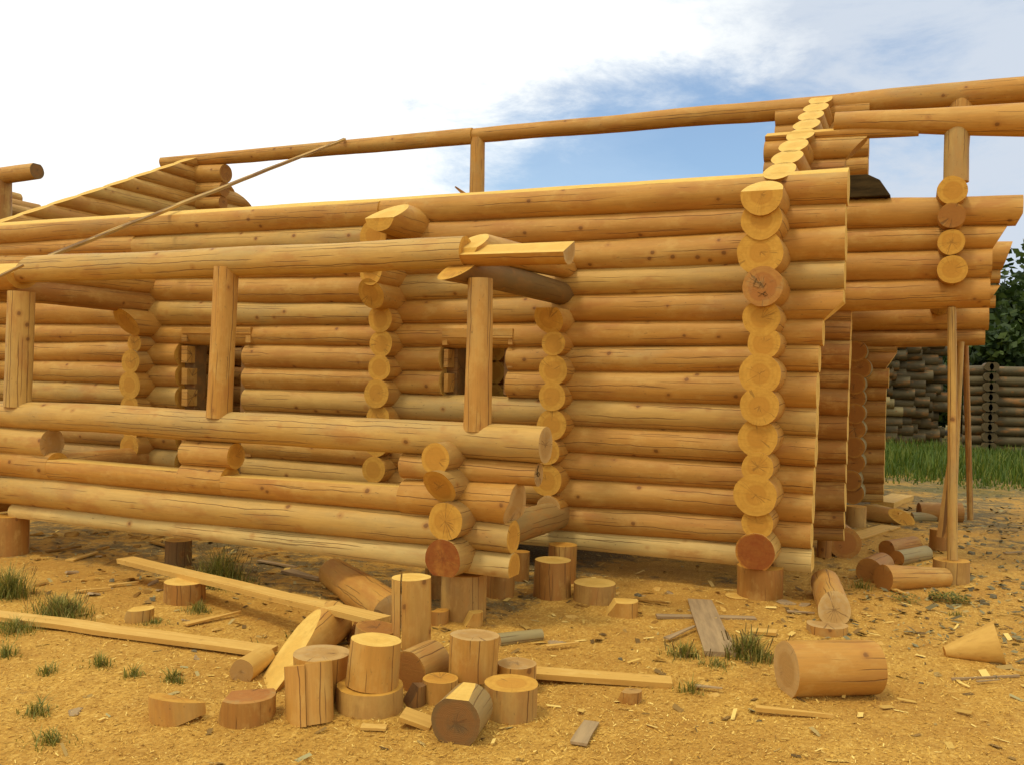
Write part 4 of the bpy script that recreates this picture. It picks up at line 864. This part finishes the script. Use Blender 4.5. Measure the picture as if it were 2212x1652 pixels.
_g = random.Random(77)
def zone(n, x0, x1, y0, y1, smin, smax): return [(_g.uniform(x0, x1), _g.uniform(y0, y1), _g.uniform(smin, smax)) for _ in range(n)]
chips(zone(34, 70, 340, 1145, 1290, 10, 24)+zone(20, 330, 660, 1150, 1240, 9, 18)+zone(14, 1240, 1600, 1268, 1330, 8, 15)+zone(26, 1240, 1960, 1266, 1345, 8, 19)+zone(20, 60, 640, 1150, 1215, 9, 22)+zone(14, 600, 760, 1190, 1260, 8, 14)+zone(16, 1400, 2000, 1340, 1560, 5, 11)+zone(8, 200, 700, 1560, 1640, 5, 10),
      'wood_chip', M_FRESHCHIP, 'small brownish chip lying loose on the sawdust', 'wood chip', 'small brownish chips on the sawdust', .22)
for (x0, x1, y0, y1, w_) in ((100,175,1190,1178,9),(150,210,1208,1190,11),(235,300,1262,1254,9),(160,240,1275,1268,10),(330,430,1225,1240,8),(400,520,1345,1318,12),(560,640,1208,1222,9),(620,690,1228,1246,18),(330,360,1168,1176,10),(1370,1440,1290,1300,9),(1180,1250,1393,1385,9),(1440,1500,1376,1350,10),(2110,2160,1470,1466,5),(1925,1960,1268,1282,9),(1500,1560,1478,1484,8),(1700,1760,1318,1322,8),(2170,2230,1192,1188,7),(700,760,1282,1290,7)):
    A = onZ(x0, y0, .025); B = onZ(x1, y1, .03); k_ = dep(A)/FL; o = plank('wood_shard', A, B, w_*k_*1.6, w_*k_*.35, [_g.choice((M_GREYW, M_FRESHCHIP, M_BOARD))], rag=.25, taper=(1, .35)); tag(o, 'long splintered shard lying loose on the sawdust', 'wood shard', 'splintered shards on the sawdust')
def scatter(name, n, region, smin, smax, mats_weights, kind='stuff', asp=(.15, .5), lift=.004, tilt=.35, curl=False, seed=1, mask=None):
    """thousands of small flakes in one mesh, colour per flake"""
    g = np.random.default_rng(seed)
    dist = region[0]*(region[1]/region[0])**g.random(n); an = np.radians(g.uniform(region[2], region[3], n))
    X = dist*np.sin(an); Yc = dist*np.cos(an)
    if name == 'sawdust_shavings': k = g.random(n) > .75*((X < -2.5) & (Yc > 5.1)); X, Yc = X[k], Yc[k]
    if mask is not None: k = mask(X, Yc, g); X, Yc = X[k], Yc[k]
    n = len(X); s = smin*(smax/smin)**(g.random(n)**1.6); a = g.uniform(0, 2*np.pi, n); e = g.uniform(asp[0], asp[1], n)
    Z = np.array([gz(x, y) for x, y in zip(X, Yc)])+lift*g.random(n)
    u = np.stack([np.cos(a), np.sin(a), g.uniform(-tilt, tilt, n)], 1)*s[:, None]/2; v = np.stack([-np.sin(a), np.cos(a), g.uniform(-tilt, tilt, n)], 1)*(s*e)[:, None]/2
    C = np.stack([X, Yc, Z+np.abs(u[:, 2])*.7+.001], 1)
    V = np.stack([C-u-v*.7, C+u-v, C+u*.8+v*.8, C-u+v], 1).reshape(-1, 3)
    me = bpy.data.meshes.new(name); me.vertices.add(4*n); me.vertices.foreach_set('co', V.ravel())
    me.loops.add(4*n); me.loops.foreach_set('vertex_index', np.arange(4*n)); me.polygons.add(n)
    me.polygons.foreach_set('loop_start', np.arange(n)*4); me.polygons.foreach_set('loop_total', np.full(n, 4))
    me.update(); at = me.attributes.new('tone', 'FLOAT', 'FACE'); at.data.foreach_set('value', g.random(n).astype(np.float32))
    nb = NB(name+'_mat', (1.06, .97, .46)); A = nb.N.new('ShaderNodeAttribute'); A.attribute_name = 'tone'
    col = nb.ramp(A.outputs['Fac'], mats_weights); nb.b.inputs['Roughness'].default_value = .9
    if name == 'sawdust_shavings':
        gg = nb.N.new('ShaderNodeNewGeometry')
        q1 = nb.noise(nb.vec((.9, .9, .9), False, gg.outputs['Position']), 1, 5, .6); q2 = nb.noise(nb.vec((4, 4, 4), False, gg.outputs['Position']), 1, 4, .6)
        col = nb.mix(nb.mr(q1, .38, .58, .5, 0), col, (.44, .235, .06)); col = nb.mix(nb.mr(q2, .50, .70, 0, .55), col, (.62, .42, .17))
    o = mesh_obj(name, me, [nb.done(col)], None, 0); tag(o, kind=kind); return o
pal = [(0, (.20, .10, .03)), (.16, (.40, .22, .06)), (.6, (.56, .345, .115)), (.85, (.68, .46, .19)), (1, (.85, .68, .40))]
scatter('sawdust_shavings', 190000, (2.3, 8.5, -62, 12), .005, .018, pal, asp=(.12, .45), seed=3, tilt=.6, lift=.008)
scatter('sawdust_shavings', 12000, (2.3, 6.0, -62, 12), .010, .034, pal, asp=(.10, .3), seed=4, tilt=.5)
scatter('pale_scraps', 1500, (3.2, 12.0, -60, 14), .03, .11, [(0, (.44, .28, .11)), (.5, (.62, .43, .19)), (1, (.80, .64, .38))], asp=(.15, .5), seed=15, tilt=.25, lift=.015,
        mask=lambda x, y, g: g.random(len(x)) < np.clip(.12+.5*(y > 4.9), 0, 1))
scatter('bark_litter', 6000, (3.0, 14.0, -62, 18), .02, .09, [(0, (.10, .06, .03)), (.5, (.28, .17, .08)), (.8, (.40, .30, .19)), (1, (.33, .31, .27))], asp=(.15, .6), seed=5,
        mask=lambda x, y, g: g.random(len(x)) < np.clip(.10+.75*((y > 4.4) & (x < -2.4))*1.+.7*((y > 6.3) & (x > -1))*1. + .25*(y > 5.2), 0, 1))
scatter('yard_gravel', 5000, (6.0, 17.0, -6, 22), .015, .07, [(0, (.08, .07, .06)), (.5, (.15, .13, .11)), (1, (.26, .24, .22))], asp=(.5, .9), seed=6, tilt=.5, lift=.02,
        mask=lambda x, y, g: g.random(len(x)) < np.clip((x+.8)*.5, 0, 1))

# ------------------------------------------------------------------ grass
def grass_mat(name, c1, c2, c3):
    nb = NB(name, (1.25, 1.05, .75)); A = nb.N.new('ShaderNodeAttribute'); A.attribute_name = 'tone'
    col = nb.ramp(A.outputs['Fac'], [(0, c1), (.6, c2), (1, c3)]); nb.b.inputs['Roughness'].default_value = .6
    tr = nb.N.new('ShaderNodeBsdfTranslucent'); nb.L.new(col, tr.inputs[0]); mx = nb.N.new('ShaderNodeMixShader'); mx.inputs[0].default_value = .3
    nb.L.new(col, nb.b.inputs['Base Color']); nb.L.new(nb.b.outputs[0], mx.inputs[1]); nb.L.new(tr.outputs[0], mx.inputs[2]); nb.L.new(mx.outputs[0], nb.out.inputs[0])
    return nb.mat
M_GRASS = grass_mat('green_grass', (.10, .12, .022), (.19, .22, .045), (.40, .36, .13))
M_TALL = grass_mat('tall_grass', (.035, .075, .008), (.075, .14, .016), (.15, .19, .03))
M_SEED = plain('grass_seed_head', (.10, .075, .05), (.22, .17, .10))
def blades(name, bases, hs, mat, bend=.5, wd=.004, seed=0, heads=False):
    g = random.Random(seed); V = []; Fc = []; T = []; mi = []
    for (x, y, z), h in zip(bases, hs):
        a = g.uniform(0, 6.28); b = bend*g.uniform(.2, 1.3)*h; dx, dy = math.cos(a), math.sin(a); w_ = wd*g.uniform(.6, 1.3); i = len(V); t = g.random()
        px, py = -dy*w_, dx*w_
        for k in range(4):
            f = k/3; q = (1-f)**.6; V += [(x+dx*b*f*f+px*q, y+dy*b*f*f+py*q, z+h*f*(1-.25*f*bend)), (x+dx*b*f*f-px*q, y+dy*b*f*f-py*q, z+h*f*(1-.25*f*bend))]
        for k in range(3): Fc.append((i+2*k, i+2*k+1, i+2*k+3, i+2*k+2)); T.append(t); mi.append(0)
        if heads and g.random() < .09:
            ex, ey, ez = V[-1]; j = len(V); s = .0025
            V += [(ex-s, ey, ez-.035), (ex+s, ey, ez-.035), (ex+s+dx*.02, ey+dy*.02, ez+.02), (ex-s+dx*.02, ey+dy*.02, ez+.02)]; Fc.append((j, j+1, j+2, j+3)); T.append(0); mi.append(1)
    me = bpy.data.meshes.new(name); me.from_pydata(V, [], Fc); me.update()
    at = me.attributes.new('tone', 'FLOAT', 'FACE'); at.data.foreach_set('value', T); me.polygons.foreach_set('material_index', mi)
    return mesh_obj(name, me, [mat, M_SEED], None, 0)
def tuft(x, y, wpx, hpx, n, label, seed, heads=False):
    P = onZ(x, y, 0); k = dep(P)/FL; R = wpx*k/2; g = random.Random(seed)
    bs = []; hs = []; hpx *= .82; n = int(n*1.5)
    for _ in range(n):
        q = R*abs(g.gauss(0, .62)); a = g.uniform(0, 6.28); bx, by = P[0]+math.cos(a)*q, P[1]+math.sin(a)*q*.8; bs.append((bx, by, gz(bx, by)-.005)); hs.append(hpx*k*g.uniform(.25, 1.25)*(1.1-.5*q/max(R, .01)))
    o = blades('grass_tuft', bs, hs, M_GRASS, .75, .0032, seed, heads); tag(o, label, 'grass tuft', 'grass tufts growing through the sawdust')
for i, t in enumerate([(20,1292,110,88,420,'tall grass clump at the left edge below the porch stump',True),(130,1330,150,62,520,'wide low grass clump above the long pale slab',True),(30,1362,130,40,260,'grass growing under the long pale slab at the left edge',False),
    (475,1262,130,100,620,'large dark grass clump with seed heads in front of the porch shade',True),(430,1322,60,40,120,'small grass tuft at the foot of the square block',False),(80,1540,70,55,90,'sparse tuft in the lower left corner',False),
    (100,1455,60,40,60,'thin tuft left of centre below the pale slab',False),(215,1440,70,46,80,'spiky tuft with splayed blades under the pale slab',False),(285,1465,60,40,60,'faint tuft beside the spiky tuft',False),(375,1475,50,46,80,'dense upright tuft below the pale slab',False),(388,1480,40,26,20,'tiny tuft beside the dense upright tuft',False),
    (110,1600,110,46,80,'scattered blades at the lower left edge',False),(1480,1415,90,50,150,'grass tuft left of the notched slab end',True),(1620,1420,100,78,420,'thick grass clump right of the notched slab end',True),(1545,1440,100,30,100,'low blades at the end of the notched slab',False),
    (1492,1495,60,50,50,'single sparse tuft right of the slab end',False),(15,1415,60,50,90,'tuft cut by the left edge',False),(1860,1270,60,40,60,'thin tuft beside the log pointing at the viewer',False),(2065,1330,40,22,40,'very small tuft right of the pole stump',False),(805,1200,40,26,60,'tuft peeping from under the porch beside the half log',False),
    (640,1375,60,30,50,'few blades behind the slanting half log',False),(560,1400,60,30,40,'few blades over the end of the long pale slab',True),(330,1345,90,16,140,'moss green grass around the small wedge',False)]):
    tuft(t[0], t[1], t[2], t[3], t[4], t[5], 100+i, t[6])
def weed(x, y, wpx, label, n, seed):
    P = onZ(x, y, 0); k = dep(P)/FL; R = wpx*k/2; g = random.Random(seed); V = []; Fc = []; T = []
    for _ in range(n):
        q = R*math.sqrt(g.random()); a = g.uniform(0, 6.28); c = Vector((P[0]+math.cos(a)*q, P[1]+math.sin(a)*q*.8, g.uniform(.01, .06))); s = g.uniform(.006, .014); b = g.uniform(0, 6.28); i = len(V)
        u = Vector((math.cos(b), math.sin(b), g.uniform(-.4, .4)))*s; v = Vector((-math.sin(b), math.cos(b), g.uniform(-.4, .4)))*s*.6
        V += [c-u, c-v, c+u, c+v]; Fc.append((i, i+1, i+2, i+3)); T.append(g.random()*.6)
    me = bpy.data.meshes.new('weed'); me.from_pydata(V, [], Fc); me.update(); at = me.attributes.new('tone', 'FLOAT', 'FACE'); at.data.foreach_set('value', T)
    o = mesh_obj('weed', me, [M_GRASS], None, 0); tag(o, label, 'weed', 'low weeds on the yard')
weed(2050, 1298, 84, 'dark green creeping weed patch right of the stray chips', 700, 1); weed(1955, 1300, 60, 'sparse creeping weed left of the dark weed patch', 160, 2)
def field():
    g = random.Random(9); bs = []; hs = []
    for _ in range(26000):
        y = g.uniform(16.2, 25); x = g.uniform(-3.5, 9) + (y-16)*.05; e = max(0, min(1, (y-16.2+.5*mnoise.noise(Vector((x*1.2, 3, 1))))/2.5))
        if g.random() > .25+e: continue
        bs.append((x, y, 0)); hs.append((.06+.27*e)*g.uniform(.35, 1.25)*(1+.4*mnoise.noise(Vector((x, y, 2)))))
    o = blades('tall_grass', bs, hs, M_TALL, .35, .014, 9); tag(o, kind='stuff')
field()

# ------------------------------------------------------------------ far log piles and trees
def pile():
    g = random.Random(21); protos = []
    for i in range(4):
        r = .125+.012*i
        o = log('birch_log', (0, 0, 0), (1.5, 0, 0), r, r*1.0, [(M_BIRCH, M_GREY, M_OLD, M_OLD)[i], E_DARK, E_PALE], None, [], seg=14, step=.3, rough=1.2); protos.append(o)
    first = [True]*4; rows = 12; Y = 26.
    for row in range(rows):
        z = .15+.255*row; ye = 740+ (rows-row)*19
        for col in range(7):
            xp = 1900 + col*26 + g.uniform(-12, 12) - (rows-row)*1.5; P = onY(xp, 850, Y+col*.35)
            i = g.choice((0, 0, 1, 2) if col < 1 else ((1, 2, 3, 2, 3) if col < 3 else (2, 3, 3)))
            if first[i]: o = protos[i]; first[i] = False
            else: o = protos[i].copy(); COL.objects.link(o)
            o.rotation_euler = (g.uniform(0, 6), g.uniform(-.03, .03), g.uniform(-.06, .06)); o.rotation_mode = 'XYZ'
            o.matrix_basis = Matrix.Translation((P[0]-1.5+g.uniform(-.12, .12), P[1]+g.uniform(-.05, .05)+col*.05, z+g.uniform(-.05, .05)+(0 if col < 5 else -.1))) @ Matrix.Rotation(g.uniform(-.1, .1)+.1, 4, 'Z') @ Matrix.Rotation(g.uniform(0, 6), 4, 'X')
            tag(o, 'grey birch log stacked in the tall pile beyond the passage', 'log', 'birch logs in the tall pile beyond the passage')
    # darker stack of long logs further right
    n = 0
    for row in range(9):
        z = .13+.235*row
        for (xa, xb) in ((2080, 2128), (2148, 2330)):
            a = onY(xa, 900, 24.5); b = onY(xb, 900, 24.5)
            o = log('old_log', (a[0], 24.5, z), (b[0], 24.5, z+.02), .125, .12, [M_OLD, E_OLD, E_OLD], None, [], seg=14, step=.4); tag(o, 'dark old log in the long stack at the far right', 'log', 'dark old logs stacked at the far right')
        if row < 9:
            for xx in (2132, 2144):
                a = onY(xx, 900, 24.2); o = log('old_log', (a[0], 24.0+.03*(row%2), z+.1), (a[0], 25.2, z+.1), .105, .11, [M_OLD, E_OLD, E_OLD], None, [], seg=12, step=.6); tag(o, 'dark old log in the long stack at the far right', 'log', 'dark old logs stacked at the far right')
pile()
M_LEAF = grass_mat('leaves', (.012, .030, .006), (.030, .062, .012), (.065, .11, .022)); M_BARK = plain('tree_bark', (.06, .045, .03), (.12, .09, .06), (20, 20, 4))
def tree(x, y, h, cr, label, seed, n=9000, leaf=.16):
    g = np.random.default_rng(seed); T = empty('tree', (x, y, 0), label=label, cat='tree', group='trees behind the log piles')
    tr = log('trunk', (x, y, -.1), (x+.2, y, h*.55), .22, .10, [M_BARK, M_BARK, M_BARK], None, [], seg=10, step=.8); tr.parent = T; tr.matrix_basis = Matrix.Translation((-x, -y, 0)) @ tr.matrix_basis
    for k in range(5):
        a = k*1.3+seed; z0 = h*(.22+.08*k); o = log('limb', (x, y, z0), (x+math.cos(a)*cr*.7, y+math.sin(a)*cr*.7, z0+h*.25), .09, .03, [M_BARK]*3, None, [], seg=7, step=.6); o.parent = T; o.matrix_basis = Matrix.Translation((-x, -y, 0)) @ o.matrix_basis
    nc = 55; cc = []
    for i in range(nc):
        d = g.normal(size=3); d /= np.linalg.norm(d); q = g.random()**.4
        cc.append((d[0]*cr*q*.85, d[1]*cr*q*.85, h*.58+d[2]*h*.38*q, cr*g.uniform(.18, .36)))
    per = n//nc; pts = []; 
    for (a, b, c, r) in cc:
        d = g.normal(size=(per, 3)); d /= np.linalg.norm(d, axis=1)[:, None]; q = r*g.random((per, 1))**.33; pts.append(np.array([a, b, c])+d*q*np.array([1, 1, .8]))
    C = np.concatenate(pts); m_ = len(C); u = g.normal(size=(m_, 3)); u /= np.linalg.norm(u, axis=1)[:, None]; t = g.normal(size=(m_, 3)); v = np.cross(u, t); v /= np.linalg.norm(v, axis=1)[:, None]
    s = leaf*g.uniform(.5, 1.2, (m_, 1)); V = np.stack([C-u*s, C-v*s*.6, C+u*s, C+v*s*.6], 1).reshape(-1, 3)
    me = bpy.data.meshes.new('crown'); me.vertices.add(4*m_); me.vertices.foreach_set('co', V.ravel()); me.loops.add(4*m_); me.loops.foreach_set('vertex_index', np.arange(4*m_)); me.polygons.add(m_)
    me.polygons.foreach_set('loop_start', np.arange(m_)*4); me.polygons.foreach_set('loop_total', np.full(m_, 4)); me.update()
    at = me.attributes.new('tone', 'FLOAT', 'FACE'); at.data.foreach_set('value', g.random(m_).astype(np.float32)); mesh_obj('crown', me, [M_LEAF], T, 0)
def tree_at(px, top, Y, cr, label, seed):
    P = onY(px, top, Y); tree(P[0], P[1], P[2], cr, label, seed)
tree_at(2222, 568, 33, 3.1, 'tall dark leafy tree at the right edge', 1); tree_at(2140, 622, 34, 2.2, 'smaller leafy tree left of the tall dark one', 2)
tree_at(2178, 700, 30.5, 2.2, 'low bushy tree behind the dark log stack', 3); tree_at(2080, 740, 36, 2.6, 'broad tree hidden behind the birch pile', 4); tree_at(1990, 770, 36, 2.6, 'leafy tree behind the left part of the birch pile', 5)
tree_at(2330, 560, 35, 3.2, 'tree just beyond the right edge', 6)
